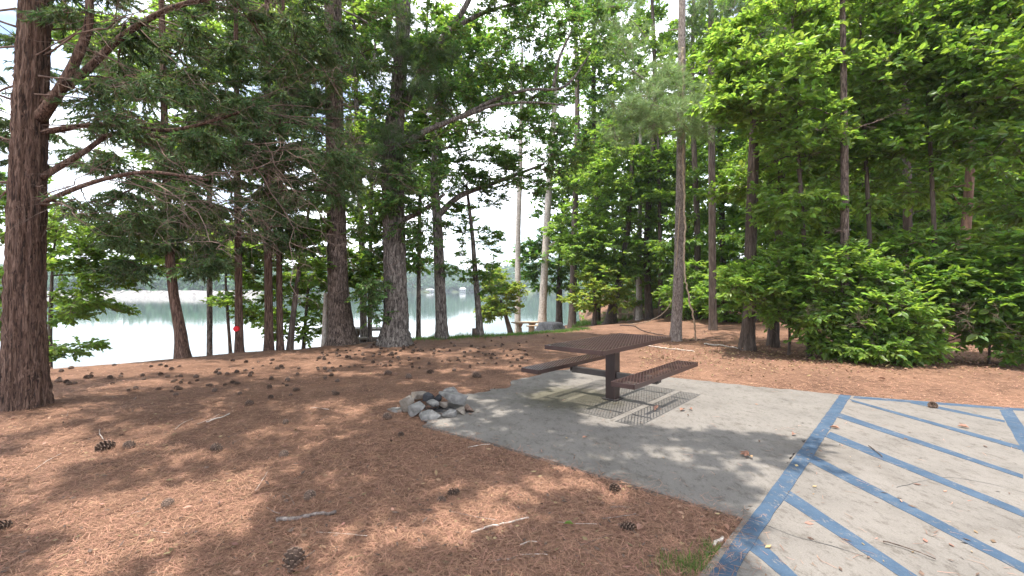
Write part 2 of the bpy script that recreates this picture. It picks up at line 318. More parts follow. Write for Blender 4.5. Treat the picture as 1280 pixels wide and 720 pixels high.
def crack(px, z, w_, par):
    g = spline(np.array([np.r_[G(*p), 0] for p in px]), .05)[:, :2]; g = g+rng.normal(0, .004, g.shape); t = nrm(np.gradient(g, axis=0)); n_ = np.c_[-t[:, 1], t[:, 0]]*w_*rng.uniform(.4, 1, (len(g), 1)); V = np.concatenate([np.c_[g-n_, np.full(len(g), z)], np.c_[g+n_, np.full(len(g), z)]]); i = np.arange(len(g)-1); m = MB(); m.add(V, np.stack([i, i+1, i+1+len(g), i+len(g)], -1)); mk('crack', m, M['char'], par)
crack([(957, 660), (1000, 676), (1040, 686), (1078, 698)], .0182, .003, pav); crack([(1120, 612), (1180, 600), (1230, 606), (1290, 622)], .0182, .0025, pav)
def watermat():
    m, nt, out, N, L = newmat('lake_water'); b = N('BsdfPrincipled', Roughness=.04); b.inputs['Base Color'].default_value = (.03, .055, .05, 1); b.inputs['IOR'].default_value = 1.33
    tc = N('TexCoord'); mp = N('Mapping'); mp.inputs['Scale'].default_value = (.25, 1, 1); L(tc.outputs['Object'], mp.inputs[0])
    n = N('TexNoise', Scale=1.3, Detail=4); L(mp.outputs[0], n.inputs['Vector']); bp = N('Bump', Strength=.2, Distance=.03); L(n.outputs['Fac'], bp.inputs['Height'])
    L(bp.outputs[0], b.inputs['Normal']); L(b.outputs[0], out.inputs[0]); return m
mb = MB(); mb.add([(-780, 3, LAKE), (780, 3, LAKE), (780, 800, LAKE), (-780, 800, LAKE)], np.array([[0, 1, 2, 3]])); tag(mk('lake_water', mb, watermat()), kind='structure')

def leaves(mb, p, ax, up, L, W, mi=0, kind='leaf', fold=.15):
    n = len(p); ax = nrm(ax); s = nrm(np.cross(up, ax)); u = np.cross(ax, s); L = np.broadcast_to(L, (n,))[:, None]; W = np.broadcast_to(W, (n,))[:, None]
    i = np.arange(n)[:, None]
    if kind == 'leaf':
        V = np.stack([p, p+ax*L*.33+s*W*.5+u*W*fold, p+ax*L*.7+s*W*.38+u*W*fold*.6, p+ax*L-u*L*.12, p+ax*L*.7-s*W*.38+u*W*fold*.6, p+ax*L*.33-s*W*.5+u*W*fold], 1)
        mb.add(V, np.concatenate([i*6+np.array([[0, 3, 2, 1]]), i*6+np.array([[0, 5, 4, 3]])]), mi)
    elif kind == 'diamond':
        V = np.stack([p, p+ax*L*.5+s*W*.5, p+ax*L, p+ax*L*.5-s*W*.5], 1); mb.add(V, i*4+np.arange(4)[None], mi)
    else:
        V = np.stack([p-s*W*.5, p+s*W*.5, p+ax*L], 1); mb.add(V, i*3+np.arange(3)[None], mi)
# far hills (with a dam on one arm of the lake), woods on them
mb = MB()
hx = np.linspace(-760, 760, 90); hy = np.linspace(0, 1, 14)
def hill_front(x): return np.interp(x, [-760, -300, -130, -90, 20, 60, 760], [235, 235, 240, 470, 470, 330, 300])
def hill_h(x): return np.interp(x, [-760, -330, -150, -125, -88, -62, -35, 0, 40, 90, 760], [14, 11, 10, 13, 26, 17, 15, 26, 28, 24, 20])+1*np.sin(x*.05)+.8*np.sin(x*.13+1)
HX, HT = np.meshgrid(hx, hy); HY = hill_front(HX)+HT*230; HZ = LAKE-1+(hill_h(HX)+1)*np.sin(np.clip(HT*1.5, 0, 1)*np.pi/2)**.8
HY = np.where(HT == 0, HY-2, HY)
n0 = len(hx); ii = (np.arange(len(hy)-1)[:, None]*n0+np.arange(n0-1)[None]).ravel(); mb.add(np.stack([HX, HY, HZ], -1), np.stack([ii, ii+1, ii+n0+1, ii+n0], -1))
tag(mk('hills', mb, M['hill'], smooth=True), kind='structure')
nc = 5200; x = rng.uniform(-420, 330, nc); t = rng.uniform(0, 1, nc)**1.6*.7; y = hill_front(x)+4+t*230; z = LAKE+(hill_h(x)+1)*np.sin(np.clip(t*1.5, 0, 1)*np.pi/2)**.8
keep = ~((x < -135) & (x > -235) & (t < .03)); x, y, z = x[keep], y[keep], z[keep]; nc = len(x); hgt = rng.uniform(6, 12, nc); rad = rng.uniform(2.2, 4.5, nc)
k = 26; dirs = nrm(rng.normal(size=(nc, k, 3))); q = np.stack([x, y, z+hgt*.5], -1)[:, None]+dirs*np.stack([rad, rad, hgt*.5], -1)[:, None]*rng.uniform(.7, 1.05, (nc, k, 1))
mb = MB(); leaves(mb, q.reshape(-1, 3), rng.normal(size=(nc*k, 3)), nrm(dirs.reshape(-1, 3)+rng.normal(0, .35, (nc*k, 3))), rng.uniform(2.2, 3.8, nc*k), 2.2, 0, 'diamond')
tag(mk('far_woods', mb, M['far']), 'blue green woods covering the hills across the lake', 'woods', kind='stuff')
mb = MB(); dx = np.linspace(-330, -128, 120)
for xa, xb in zip(dx[:-1], dx[1:]):
    h = 3.0+rng.uniform(-.25, .25); mb.add([(xa, 222, LAKE-.5), (xb, 222, LAKE-.5), (xb, 231, LAKE+h), (xa, 231, LAKE+h), (xb, 236, LAKE+h), (xa, 236, LAKE+h)], np.array([[0, 1, 2, 3], [3, 2, 4, 5]]))
tag(mk('rock_dam', mb, M['dam']), 'long low dam of pale rock across the water', 'dam')
def house(name, label, cat, px, d, wdt, dep, hh, rh):
    x0 = (px-640)/FPX*d; o = thing(name, label, cat, (x0, d, LAKE+.3)); c = np.array([x0, d, LAKE+.3])
    m = MB(); m.box(c+[0, 0, hh/2], (wdt, dep, hh)); mk('wall', m, M['white'], o, c)
    m = MB(); a = wdt/2+.6; b = dep/2+.6; m.add([c+np.array(v) for v in ((-a, -b, hh), (a, -b, hh), (a, b, hh), (-a, b, hh), (-a*.7, 0, hh+rh), (a*.7, 0, hh+rh))], [np.array([[0, 1, 5, 4], [2, 3, 4, 5], [3, 2, 1, 0]]), np.array([[1, 2, 5], [3, 0, 4]])]); mk('roof', m, M['roof'], o, c)
    for s in (-.3, 0.05, .32): m = MB(); m.box(c+[s*wdt, -dep/2-.02, hh*.55], (wdt*.14, .1, hh*.5)); mk('window', m, M['steel'], o, c)
house('boat_house', 'small white boat house at the far shore between two lakeside trunks', 'boat house', 578.5, 462, 5.5, 5, 2.8, 1.8)
house('lake_house', 'long low pale house behind the far shore', 'house', 536, 466, 10, 6, 2, 1.4)

# ------------------------------------------------------------------ trees
def twigs_leaves(mbC, C, Rr, nt, nl, kind, ls, axis_c=None, droop=0., flat=1.0, tw=.004, jit=.5, wood=True):
    """leaf sprays around clump centres C with radii Rr (n,3)"""
    n = len(C)
    if n == 0: return
    d = nrm(rng.normal(size=(n, nt, 3))*np.array([1, 1, flat]))
    if axis_c is not None: d = nrm(d*.85+nrm(C-axis_c)[:, None]*.55)
    a = C[:, None]+d*Rr[:, None]*rng.uniform(0, .25, (n, nt, 1)); b = C[:, None]+d*Rr[:, None]*rng.uniform(.55, 1.05, (n, nt, 1)); b[..., 2] -= droop*Rr[:, None, 0]*rng.uniform(.3, 1, (n, nt))
    a, b = a.reshape(-1, 3), b.reshape(-1, 3); T = len(a)
    if wood:
        td = nrm(b-a); s = nrm(np.cross(td, [.3, .2, .9])); u = np.cross(td, s); V = []
        for q, r in ((a, tw), (b, tw*.4)):
            for th in (0, 2.1, 4.2): V.append(q+(s*math.cos(th)+u*math.sin(th))*r)
        V = np.stack(V, 1); i = np.arange(T)[:, None]*6; mbC.add(V, np.concatenate([i+np.array([[j, (j+1) % 3, 3+(j+1) % 3, 3+j]]) for j in range(3)]), 1)
    td = nrm(b-a)
    if kind in ('leaf', 'diamond'):
        t = np.linspace(.2, 1, nl)[None]+rng.uniform(-.08, .08, (T, nl)); p = a[:, None]+(b-a)[:, None]*t[..., None]
        side = nrm(np.cross([0, 0, 1.], td)); sg = np.where(np.arange(nl) % 2 == 0, 1, -1)[None, :, None]
        ax = td[:, None]*.7+side[:, None]*sg*.75+rng.normal(0, .3, (T, nl, 3))*jit*2; ax[..., 2] -= .12
        up = np.array([0, 0, 1.])+rng.normal(0, jit, (T, nl, 3))
        L = ls*rng.uniform(.45, 1.25, T*nl); leaves(mbC, p.reshape(-1, 3), ax.reshape(-1, 3), up.reshape(-1, 3), L, L*rng.uniform(.45, .62, T*nl), 0, kind)
    elif kind == 'needle':     # tufts of long needles at the twig ends
        t = rng.uniform(.55, 1.02, (T, nl)); p = a[:, None]+(b-a)[:, None]*t[..., None]; ax = td[:, None]*.8+rng.normal(0, .6, (T, nl, 3)); ax[..., 2] += .05
        leaves(mbC, p.reshape(-1, 3), ax.reshape(-1, 3), rng.normal(size=(T*nl, 3)), ls*rng.uniform(.7, 1.15, T*nl), ls*.035, 0, 'tri')
    else:                      # cedar: short scaly sprays along the twig
        t = rng.uniform(.05, 1, (T, nl)); p = a[:, None]+(b-a)[:, None]*t[..., None]; ax = td[:, None]*.9+rng.normal(0, .55, (T, nl, 3)); ax[..., 2] -= .15
        leaves(mbC, p.reshape(-1, 3), ax.reshape(-1, 3), rng.normal(size=(T*nl, 3)), ls*rng.uniform(.6, 1.3, T*nl), ls*.24, 0, 'tri')
def bare_branch(mb, s, d, L, r, depth=2, droop=.1, spread=.9, ns=11):
    d = nrm(d); n = 12; droop = droop*rng.uniform(-.2, 2.2); t = np.linspace(0, 1, n)[:, None]; j = np.cumsum(rng.normal(0, .045*L, (n, 3)), 0)*t
    p = s+d*L*t+j; p[:, 2] -= droop*L*t[:, 0]**2; mb.add(*tube(p, r*(1-.8*t[:, 0]), 5 if depth == 2 else 4), 0)
    if depth > 0:
        for k in range(ns):
            f = rng.uniform(.2, .98); i = min(int(f*(n-1)), n-2); q = p[i]+(p[i+1]-p[i])*(f*(n-1)-i)
            dd = nrm(d*.8+rng.normal(0, spread, 3)*[1, 1, .75]); bare_branch(mb, q, dd, L*rng.uniform(.18, .45)*(1.1-.5*f), max(r*.4, .0018), depth-1, droop*1.4, spread, max(3, ns//2))
def tree(name, label, cat, d, path, crowns=(), leaf='leaf', lm='oak', bark='oakbark', ls=.08, nt=10, nl=9, cl=.45, flat=.6, k=.4, droop=0., group=None, limbs=(), bare=(), dens=1.0, rough=.12, flare=.6, ridges=(7, 11, 17),
         seg=14, sep=True, step=.12, world=None, clumps=None, wood=True, rk=.0055, jit=.5, extra=None, base_down=.2, fh=.35, tw=.004):
    """path [(px,py,width_px[,depth])]; crowns [(px,py,ddepth,rx_px,ry_px,rdepth_m,n)]"""
    nt = int(nt*1.5*dens+.5); ls = ls*(.93 if leaf == 'leaf' else 1.12); nl = int(nl*1.45) if leaf == 'leaf' else nl; crowns = [(*c[:6], int(c[6]*1.6*dens+.5)) for c in crowns]
    if world is None:
        pts = [np.r_[P(q[0], q[1], d+(q[3] if len(q) > 3 else 0)), q[2]/FPX*d/2/math.hypot(1, (q[0]-640)/FPX)] for q in path]
    else: pts = [np.array(q, float) for q in world]
    pts = np.array(pts); bx, by = pts[0, :2]; bz = float(gz(bx, by)); pts[0, 2] = bz-base_down; base = np.array([bx, by, bz])
    root = thing(name, label, cat, base, group)
    sp = spline(pts, step); tp, tr = sp[:, :3], np.maximum(sp[:, 3], .006)
    mT = MB(); mT.add(*tube(tp, tr, seg, dict(k=ridges, a=rough, flare=flare, fh=fh), int(abs(bx*97+by*31))))
    C, Rr = [], []
    for (px, py, dd, rx, ry, rd, n) in crowns:
        c = P(px, py, d+dd); rx = rx/FPX*(d+dd); ry = ry/FPX*(d+dd)
        tries = 0; got = []
        while len(got) < n and tries < n*12:
            tries += 1; v = nrm(rng.normal(size=3))*rng.uniform(.1, 1)**.45; q = c+v*[rx, rd, ry]
            if all(np.linalg.norm((q-g)*[1, 1, 1.4]) > cl*.62 for g in got) and q[2] > bz+.15: got.append(q)
        C += got
    if clumps is not None: C += list(clumps)
    C = np.array(C).reshape(-1, 3)
    Rr = cl*rng.uniform(.7, 1.25, (len(C), 1))*np.array([[1, 1, flat]])
    # branch network: trunk nodes, explicit limbs, then one branch to each clump
    zc = C[:, 2].min() if len(C) else 1e9
    nodes = [(q, -1, -1) for q in tp[::max(1, int(.3/step))] if q[2] > bz+min(1.0, (zc-bz)*.5) or q is tp[-1]]
    if not nodes: nodes = [(tp[-1], -1, -1)]
    segs, limb_paths = [], []
    for lp in limbs:
        lw = np.array([np.r_[P(q[0], q[1], d+q[2]), q[3]/FPX*d/2/math.hypot(1, (q[0]-640)/FPX)] for q in lp]); s4 = spline(lw, .12); li = len(segs); segs.append([s4[:, :3], s4[:, 3], -1, 0, 'own']); nodes += [(q, li, li) for q in s4[2::2, :3]]
    NP = np.array([q[0] for q in nodes]); NI = [q[1] for q in nodes]
    if len(C):
        order = np.argsort(np.linalg.norm(C[:, :2]-np.interp(C[:, 2], tp[:, 2], np.arange(len(tp))).astype(int)[:, None]*0-tp[0, :2], axis=1))
        for ci in order:
            c = C[ci]; v = c-NP; hd = np.hypot(v[:, 0], v[:, 1]); dist = np.linalg.norm(v, axis=1)
            cost = dist+.8*np.abs(v[:, 2]-k*hd); b = int(np.argmin(cost)); s = NP[b]; L = dist[b]
            ctrl = s+(c-s)*.5+np.array([0, 0, (.12 if droop <= 0 else .1)*L])+rng.normal(0, .06*L, 3); t = np.linspace(0, 1, 7)[:, None]
            pth = (1-t)**2*s+2*t*(1-t)*ctrl+t*t*c+rng.normal(0, .02*L, (7, 3))*np.sin(t*np.pi)
            li = len(segs); segs.append([pth, None, NI[b], 0, 'auto'])
            NP = np.concatenate([NP, pth[2:]]); NI += [li]*5
    for s in segs:                                   # descendants
        q = s[2]
        while q >= 0: segs[q][3] += 1; q = segs[q][2]
    groups = {}
    for i, s in enumerate(segs):
        q = i
        while segs[q][2] >= 0: q = segs[q][2]
        groups.setdefault(q, []).append(i)
    for g, ids in groups.items():
        m = MB() if sep else mT
        for i in ids:
            pth, rad, par, nd, how = segs[i]
            if rad is None:
                r0 = rk*math.sqrt(nd+1.5); r1 = max(.004, r0*.45); rad = np.linspace(r0, r1, len(pth)); sgm = 5 if r0 < .02 else 7
                m.add(*tube(pth, rad, sgm))
            else: m.add(*tube(pth, rad, 9, dict(k=(5, 9), a=.08), i))
        if sep: mk('limb', m, M[bark], root, base, smooth=True)
    for (px, py, dd, dv, L, r) in bare:
        m = MB(); bare_branch(m, P(px, py, d+dd), np.array(dv, float), L, r); tag(mk('limb', m, M['deadtwig'], root, base, smooth=True), 'bare dead limb with fine twigs')
    mk('trunk', mT, M[bark], root, base, smooth=True)
    if len(C):
        mC = MB(); twigs_leaves(mC, C, Rr, nt, nl, leaf, ls, tp[len(tp)//2] if leaf != 'needle' else None, droop, flat, tw, jit, wood)
        mk('crown', mC, [M[lm], M['twig']], root, base)
    if extra: extra(root, base)
    return root
CED = dict(leaf='cedar', lm='cedar', bark='cedarbark', ls=.068, nt=16, nl=34, cl=.42, flat=.45, k=0., droop=.25, jit=.6)
NEED = dict(leaf='needle', lm='pine', bark='pinebark', ls=.18, nt=8, nl=50, cl=.4, flat=.9, k=.15)

# shade mask on the ground, thrown by real crowns overhead
SH = [(-900, 455), (0, 462), (440, 428), (640, 416), (730, 425), (715, 468), (690, 500), (712, 538), (770, 545), (905, 545), (1010, 562), (1000, 600), (955, 660), (920, 700), (960, 800), (1400, 1400), (-2500, 1400), (-2000, 600)]
LIT = [(655, 432, 22, 2), (540, 445, 25, 2), (430, 452, 30, 2.5), (500, 500, 30, 3), (120, 470, 50, 3), (600, 515, 14, 4), (60, 580, 60, 12), (120, 560, 50, 9), (40, 640, 90, 14), (170, 635, 80, 12), (240, 655, 90, 13), (150, 700, 100, 13), (270, 690, 80, 14), (380, 595, 45, 17), (470, 665, 62, 32), (590, 640, 42, 20), (612, 668, 50, 18),
       (330, 600, 30, 12), (700, 610, 40, 12), (630, 610, 25, 10), (210, 480, 40, 4), (190, 500, 50, 4), (300, 490, 30, 4), (330, 555, 20, 5), (582, 540, 20, 7), (655, 501, 12, 4), (770, 562, 18, 6), (850, 578, 26, 9), (940, 600, 14, 8), (800, 600, 14, 6),
       (900, 640, 18, 8), (90, 610, 70, 8), (20, 600, 60, 10), (560, 700, 70, 20), (300, 635, 50, 12), (420, 715, 60, 12), (320, 700, 50, 14), (530, 610, 30, 9)]
def shade_points(n, x0, x1, y0, y1):
    out = []
    while len(out) < n:
        q = rng.uniform([x0, y0], [x1, y1])
        if q[1] > 1.6:
            px, py = 640+q[0]/q[1]*FPX, HOR+CAMH/q[1]*FPX
            if not inpoly([px], [py], SH)[0]: continue
            if any(((px-a)/c)**2+((py-b)/d)**2 < 2.0 for a, b, c, d in LIT) and rng.random() < .93: continue
        elif rng.random() < .35: continue
        out.append(q)
    return np.array(out)
def overhead(n, x0, x1, y0, y1, h0, h1):
    g = shade_points(n, x0, x1, y0, y1); h = rng.uniform(h0, h1, n); h = np.maximum(h, 1.43+.72*np.maximum(g[:, 1], 0)+1.0)
    return np.c_[g+SUN[:2][None]/SUN[2]*h[:, None], h]
T1C = [(190, 260, .4, 70, 45, .8, 8), (250, 150, .5, 120, 90, 1.0, 20), (330, 60, .6, 120, 60, 1.0, 14), (120, 20, .4, 70, 50, .9, 6), (380, 200, .7, 70, 70, .8, 10), (-20, 120, .5, 60, 120, .8, 10), (190, 350, .3, 40, 25, .5, 0)]
bareL = []
for i in range(16):
    py = rng.uniform(-20, 260); px = rng.uniform(40, 58); bareL.append((px, py, rng.uniform(-.2, .2), (rng.uniform(.6, 1), rng.uniform(-.45, .45), rng.uniform(-.12, .2)), rng.uniform(1.0, 2.4), rng.uniform(.006, .013)))
for i in range(38):
    l = ([(160, 40, .2), (230, 5, .3), (330, -10, .4)], [(105, 190, .1), (150, 165, .2), (240, 178, .2), (330, 180, .3)], [(130, 155, .2), (220, 162, .3), (330, 130, .5)], [(110, 230, -.3), (180, 215, -.5), (260, 225, -.6)])[i % 4]
    j = rng.integers(len(l)-1); f = rng.uniform(); q = np.array(l[j])*(1-f)+np.array(l[j+1])*f
    bareL.append((q[0], q[1], q[2], (rng.uniform(.4, 1), rng.uniform(-.5, .5), rng.uniform(-.75, .25)), rng.uniform(.9, 2.4), rng.uniform(.004, .009)))
for i in range(7):
    bareL.append((20, rng.uniform(0, 250), 0, (-1, rng.uniform(-.4, .4), rng.uniform(-.1, .3)), rng.uniform(.8, 1.6), .014))
tree('cedar_tree', 'thick reddish cedar trunk with bare twiggy limbs, standing clear of the lakeside rows', 'tree', 5.3,
     [(30, 512, 64), (30, 480, 60), (31, 430, 55), (33, 300, 50), (38, 150, 45), (44, 0, 41), (48, -250, 34), (52, -800, 9)], T1C, seg=64, step=.05, rough=.24, flare=.35, ridges=(7, 11, 17),
     limbs=[[(48, 150, 0, 22), (75, 112, -.1, 17), (98, 68, -.1, 14), (112, 20, -.1, 12), (105, -60, -.1, 10)], [(50, 130, 0, 16), (100, 95, .1, 13), (160, 40, .2, 10), (230, 5, .3, 8), (330, -10, .4, 6)],
            [(52, 222, 0, 12), (105, 190, .1, 9), (150, 165, .2, 7), (240, 178, .2, 5), (330, 180, .3, 3)], [(52, 165, 0, 10), (130, 155, .2, 8), (220, 162, .3, 6), (330, 130, .5, 4)], [(50, 255, 0, 10), (110, 230, -.3, 7), (180, 215, -.5, 5), (260, 225, -.6, 3)]],
     bare=bareL, clumps=overhead(125, -8, -1.8, .8, 7.5, 6, 11), **CED)
# trees behind the camera whose crowns shade the foreground
tree('pine_tree', 'tall pine behind the camera whose crown shades the needle bed', 'tree', 0, [], world=[(-2.4, -2.6, 0, .24), (-2.5, -2.5, 4, .2), (-2.6, -2.2, 9, .15), (-2.5, -2, 13, .06)],
     leaf='diamond', lm='oak', bark='pinebark', ls=.1, nt=12, nl=10, cl=.4, flat=.5, k=.3, clumps=overhead(125, -4.5, 1.2, -2, 5.2, 6.5, 11))
tree('oak_tree', 'spreading oak behind the camera whose crown shades the edge of the concrete pad', 'tree', 0, [], world=[(1.0, -3.4, 0, .28), (1.0, -3.2, 3, .22), (.8, -2.6, 7, .16), (.6, -2, 11, .06)],
     leaf='diamond', lm='oak', bark='oakbark', ls=.1, nt=12, nl=10, cl=.38, flat=.5, k=.3, clumps=overhead(230, -1.6, 2.6, -1, 7.5, 6, 10))

C2 = dict(CED); C2.update(nt=14, nl=24, ls=.1, cl=.45, sep=True)
def redmark(root, base):
    m = MB(); c = P(299, 410.5, 10.3); a = np.linspace(0, 2*np.pi, 18, endpoint=False); r = .062
    V = np.concatenate([np.c_[c[0]+r*np.cos(a), np.full(18, c[1]-.13), c[2]+r*np.sin(a)], np.c_[c[0]+r*np.cos(a), np.full(18, c[1]-.08), c[2]+r*np.sin(a)]]); i = np.arange(18); j = (i+1) % 18
    m.add(V, [np.arange(18)[None], np.stack([j, i, i+18, j+18], -1)]); mk('marker', m, M['redtag'], root, base)
tree('cedar_tree', 'dark cedar leaning a little over open water, mottled grey patch low on its trunk', 'tree', 9.2, [(229, 448, 19), (226, 420, 16), (221, 390, 14), (214, 340, 13), (207, 200, 10), (202, 0, 8), (198, -150, 3)],
     [(200, 285, 0, 75, 35, .8, 14), (180, 200, 0, 110, 60, 1.1, 20), (195, 90, 0, 90, 70, 1.2, 18), (200, -50, 0, 80, 80, 1.2, 10), (250, 330, 0, 25, 15, .4, 3), (170, 330, 0, 25, 14, .4, 3)], bare=[(214, 330, 0, (1, .1, .0), 1.2, .012), (210, 270, 0, (1, -.3, .1), 1.6, .012), (212, 300, 0, (-1, -.2, .0), 1.3, .012)], **C2)
tree('cedar_tree', 'slim straight dark cedar with a round red marker on its trunk', 'tree', 10.3, [(299, 438, 11.5), (299, 420, 10.5), (298, 330, 9.5), (296, 150, 8), (294, -80, 3)],
     [(300, 280, 0, 50, 40, .8, 9), (300, 160, 0, 65, 75, 1.0, 18), (295, 20, 0, 60, 70, 1, 10)], extra=redmark, **C2)
tree('cedar_tree', 'thicker stem of the pair of close dark trunks beside the pale snag', 'tree', 10.8, [(336, 435, 12.5), (336, 420, 11), (335, 300, 10), (334, 100, 8), (333, -150, 3)],
     [(335, 270, 0, 45, 40, .8, 8), (340, 130, 0, 70, 80, 1.1, 16), (335, 0, 0, 60, 60, 1, 8)], **C2)
tree('cedar_tree', 'thinner stem of the pair of close dark trunks', 'tree', 10.9, [(350.5, 435, 9), (349.5, 380, 8), (349, 300, 7.5), (352, 120, 6), (355, -60, 3)], [(375, 250, .2, 35, 60, .7, 9), (370, 120, .2, 50, 60, .8, 10)], **C2)
tree('young_tree', 'thin dark sapling leaning beside the pair of close trunks', 'tree', 11, [(361, 434, 8), (367, 390, 7), (373, 345, 6), (388, 250, 3)], [(380, 320, 0, 25, 35, .5, 8), (392, 270, 0, 25, 30, .5, 6)], leaf='leaf', lm='under', bark='darkbark', ls=.12, nt=8, nl=8, cl=.32)
m = MB(); sp = spline(np.array([np.r_[P(406, 432, 11.6), .08], np.r_[P(406.5, 400, 11.6), .066], np.r_[P(407.5, 366, 11.6), .055]]), .06); sp[0, 2] = gz(*sp[0, :2])-.1
m.add(*tube(sp[:, :3], sp[:, 3], 12, dict(k=(5, 8), a=.12, flare=.3), 4)); tag(mk('dead_snag', m, M['palebark'], None, (sp[0, 0], sp[0, 1], float(gz(*sp[0, :2]))), True), 'short pale broken snag in front of the thick pine', 'snag')
b7 = [(412+rng.uniform(-12, 12), rng.uniform(20, 270), rng.uniform(-.3, 0), (rng.choice([-1, -1, 1]), rng.uniform(-.8, .1), rng.uniform(-.1, .2)), rng.uniform(1.2, 3), .014) for _ in range(26)]
tree('pine_tree', 'thick straight pine trunk with many dead limbs, nearest the grey pedestal picnic table', 'tree', 11.5, [(428, 433, 42), (427, 420, 34), (425, 390, 29), (422, 340, 25), (419, 200, 23), (416, 0, 21), (412, -250, 14), (408, -500, 4)],
     [(400, -150, 0, 110, 100, 1.8, 16), (450, 210, -.6, 30, 40, .5, 5), (390, 110, -.5, 50, 60, .6, 8), (495, 70, -.8, 50, 60, .5, 10), (490, 200, -.7, 30, 60, .4, 6), (540, 90, -.8, 30, 50, .4, 5)], clumps=overhead(120, -5.5, 2.2, 6.8, 12, 9, 13), bare=b7, seg=32, step=.07, rough=.14, flare=.35, ridges=(9, 15, 21), **dict(NEED, lm='pinedark', ls=.2))
tree('oak_tree', 'broad furrowed oak forking overhead, long limb reaching over the water, flared mossy base', 'tree', 11.3, [(493, 434, 42), (494, 420, 34), (494.5, 400, 30), (494, 340, 28), (491, 240, 27), (492, 180, 25), (499, 100, 18), (505, 0, 17), (510, -250, 8)],
     [(600, 60, 0, 90, 70, 1.3, 22), (690, 60, 0, 60, 60, 1.0, 14), (500, 60, -.2, 55, 60, 1.0, 15), (495, 250, -.5, 22, 50, .3, 7), (655, 20, .2, 60, 40, .9, 12), (730, 20, .2, 40, 40, .8, 8), (560, 110, .2, 50, 40, .8, 8), (520, 220, -.3, 40, 45, .7, 10), (470, 150, -.3, 30, 60, .6, 8), (560, -80, 0, 150, 60, 1.8, 18), (466, 370, -.3, 20, 28, .4, 7), (470, 300, .2, 22, 40, .5, 7), (530, 290, 0, 18, 25, .4, 3), (620, 130, 0, 60, 16, .6, 5)],
     leaf='leaf', lm='oakdark', bark='oakbark', ls=.092, nt=10, nl=9, cl=.45, flat=.7, seg=40, step=.06, rough=.2, flare=.4, fh=.4, ridges=(5, 9, 15),
     limbs=[[(495, 190, 0, 10), (528, 166, -.2, 7.5), (575, 146, -.3, 5.5), (620, 124, -.4, 4.4), (660, 112, -.5, 3.5), (706, 108, -.5, 3), (738, 66, -.5, 2)], [(575, 148, -.3, 4.5), (620, 131, -.5, 3.5), (670, 128, -.6, 2.6), (706, 132, -.6, 2)], [(692, 108, -.5, 4), (700, 70, -.5, 3.5), (722, 25, -.4, 2)],
            [(505, 130, 0, 12), (545, 60, .1, 9), (582, 8, .2, 7), (610, -60, .2, 5)], [(560, 40, .1, 7), (600, 18, .1, 5), (640, 5, .2, 3)], [(492, 280, 0, 8), (530, 262, -.2, 6), (556, 242, -.3, 4)]], clumps=overhead(90, -3.5, 2.2, 6, 12.5, 9, 14))
tree('oak_tree', 'slender light barked oak on the grassy bank, dark leafy boughs spreading from its top', 'tree', 12.8, [(552, 425, 19), (552, 410, 15), (551, 380, 13.5), (549, 330, 13), (547, 280, 12), (543, 200, 8), (556, 100, 4)],
     [(560, 225, 0, 50, 35, .9, 11), (600, 195, 0, 60, 35, 1.2, 16), (655, 195, 0, 60, 45, 1.2, 20), (705, 190, 0, 45, 45, 1.1, 14), (580, 160, 0, 50, 25, .8, 6), (600, 250, 0, 40, 20, .6, 5), (660, 230, 0, 50, 18, .7, 5), (540, 285, 0, 25, 18, .4, 3), (555, 330, -.1, 6, 12, .2, 1)], limbs=[[(547, 270, 0, 9), (575, 245, -.1, 7), (620, 228, -.1, 5), (680, 205, -.1, 3)]],
     leaf='leaf', lm='oakdark', bark='oakbark', ls=.095, nt=10, nl=9, cl=.45, seg=22, step=.08, rough=.14, flare=.35)
tree('young_tree', 'thin leaning grey sapling at the water beside a short wooden post', 'tree', 13.3, [(600, 420, 9), (598, 390, 7.5), (594, 340, 6.5), (590, 290, 5), (583, 230, 3)], [(602, 320, 0, 30, 45, .5, 11), (575, 275, 0, 22, 35, .4, 6), (612, 350, 0, 20, 12, .3, 3)], leaf='leaf', lm='oak', bark='oakbark', ls=.12, nt=7, nl=7, cl=.36)
tree('pale_tree', 'very thin upright pale trunk behind the tan concrete table', 'tree', 33, [(647, 411, 8), (647.5, 300, 6.5), (650, 215, 6), (653, 60, 3)], [(655, 120, 0, 40, 50, 2, 12)], leaf='leaf', lm='oak', bark='palebark', ls=.26, nt=9, nl=9, cl=1.0)
tree('pale_tree', 'pale leaning trunk beside the weathered grey stump', 'tree', 32.5, [(677, 413, 14), (678, 395, 10.5), (681, 330, 9), (687, 225, 8), (697, 80, 5)], [(705, 120, 0, 60, 70, 2.5, 22), (690, 20, 0, 70, 40, 2.5, 10)], limbs=[[(682, 312, 0, 4), (695, 302, 0, 3), (712, 300, -.1, 2)]], leaf='leaf', lm='oak', bark='palebark', ls=.26, nt=9, nl=9, cl=1.0)
tree('shore_bush', 'yellow green bush leaning over the water beside the tan concrete table', 'bush', 29, [(640, 414, 7), (633, 398, 5), (626, 375, 3)], [(628, 370, 0, 24, 26, .7, 12), (622, 388, .2, 18, 16, .5, 6), (618, 352, .1, 14, 14, .4, 4), (612, 392, 0, 10, 10, .3, 3)], leaf='leaf', lm='lime', bark='darkbark', ls=.24, nt=9, nl=9, cl=.7, jit=.6)
tree('maple_tree', 'round crowned dark trunked tree standing behind the weathered stump', 'tree', 34, [(699, 403, 9), (699, 370, 7.5), (700, 330, 6), (705, 250, 3)], [(700, 325, 0, 45, 38, 1.5, 22), (720, 260, 0, 50, 50, 1.6, 26), (735, 180, 0, 40, 40, 1.5, 14), (668, 330, 0, 18, 28, 1.2, 6)], leaf='leaf', lm='oak', bark='darkbark', ls=.32, nt=9, nl=9, cl=1.2, sep=False)
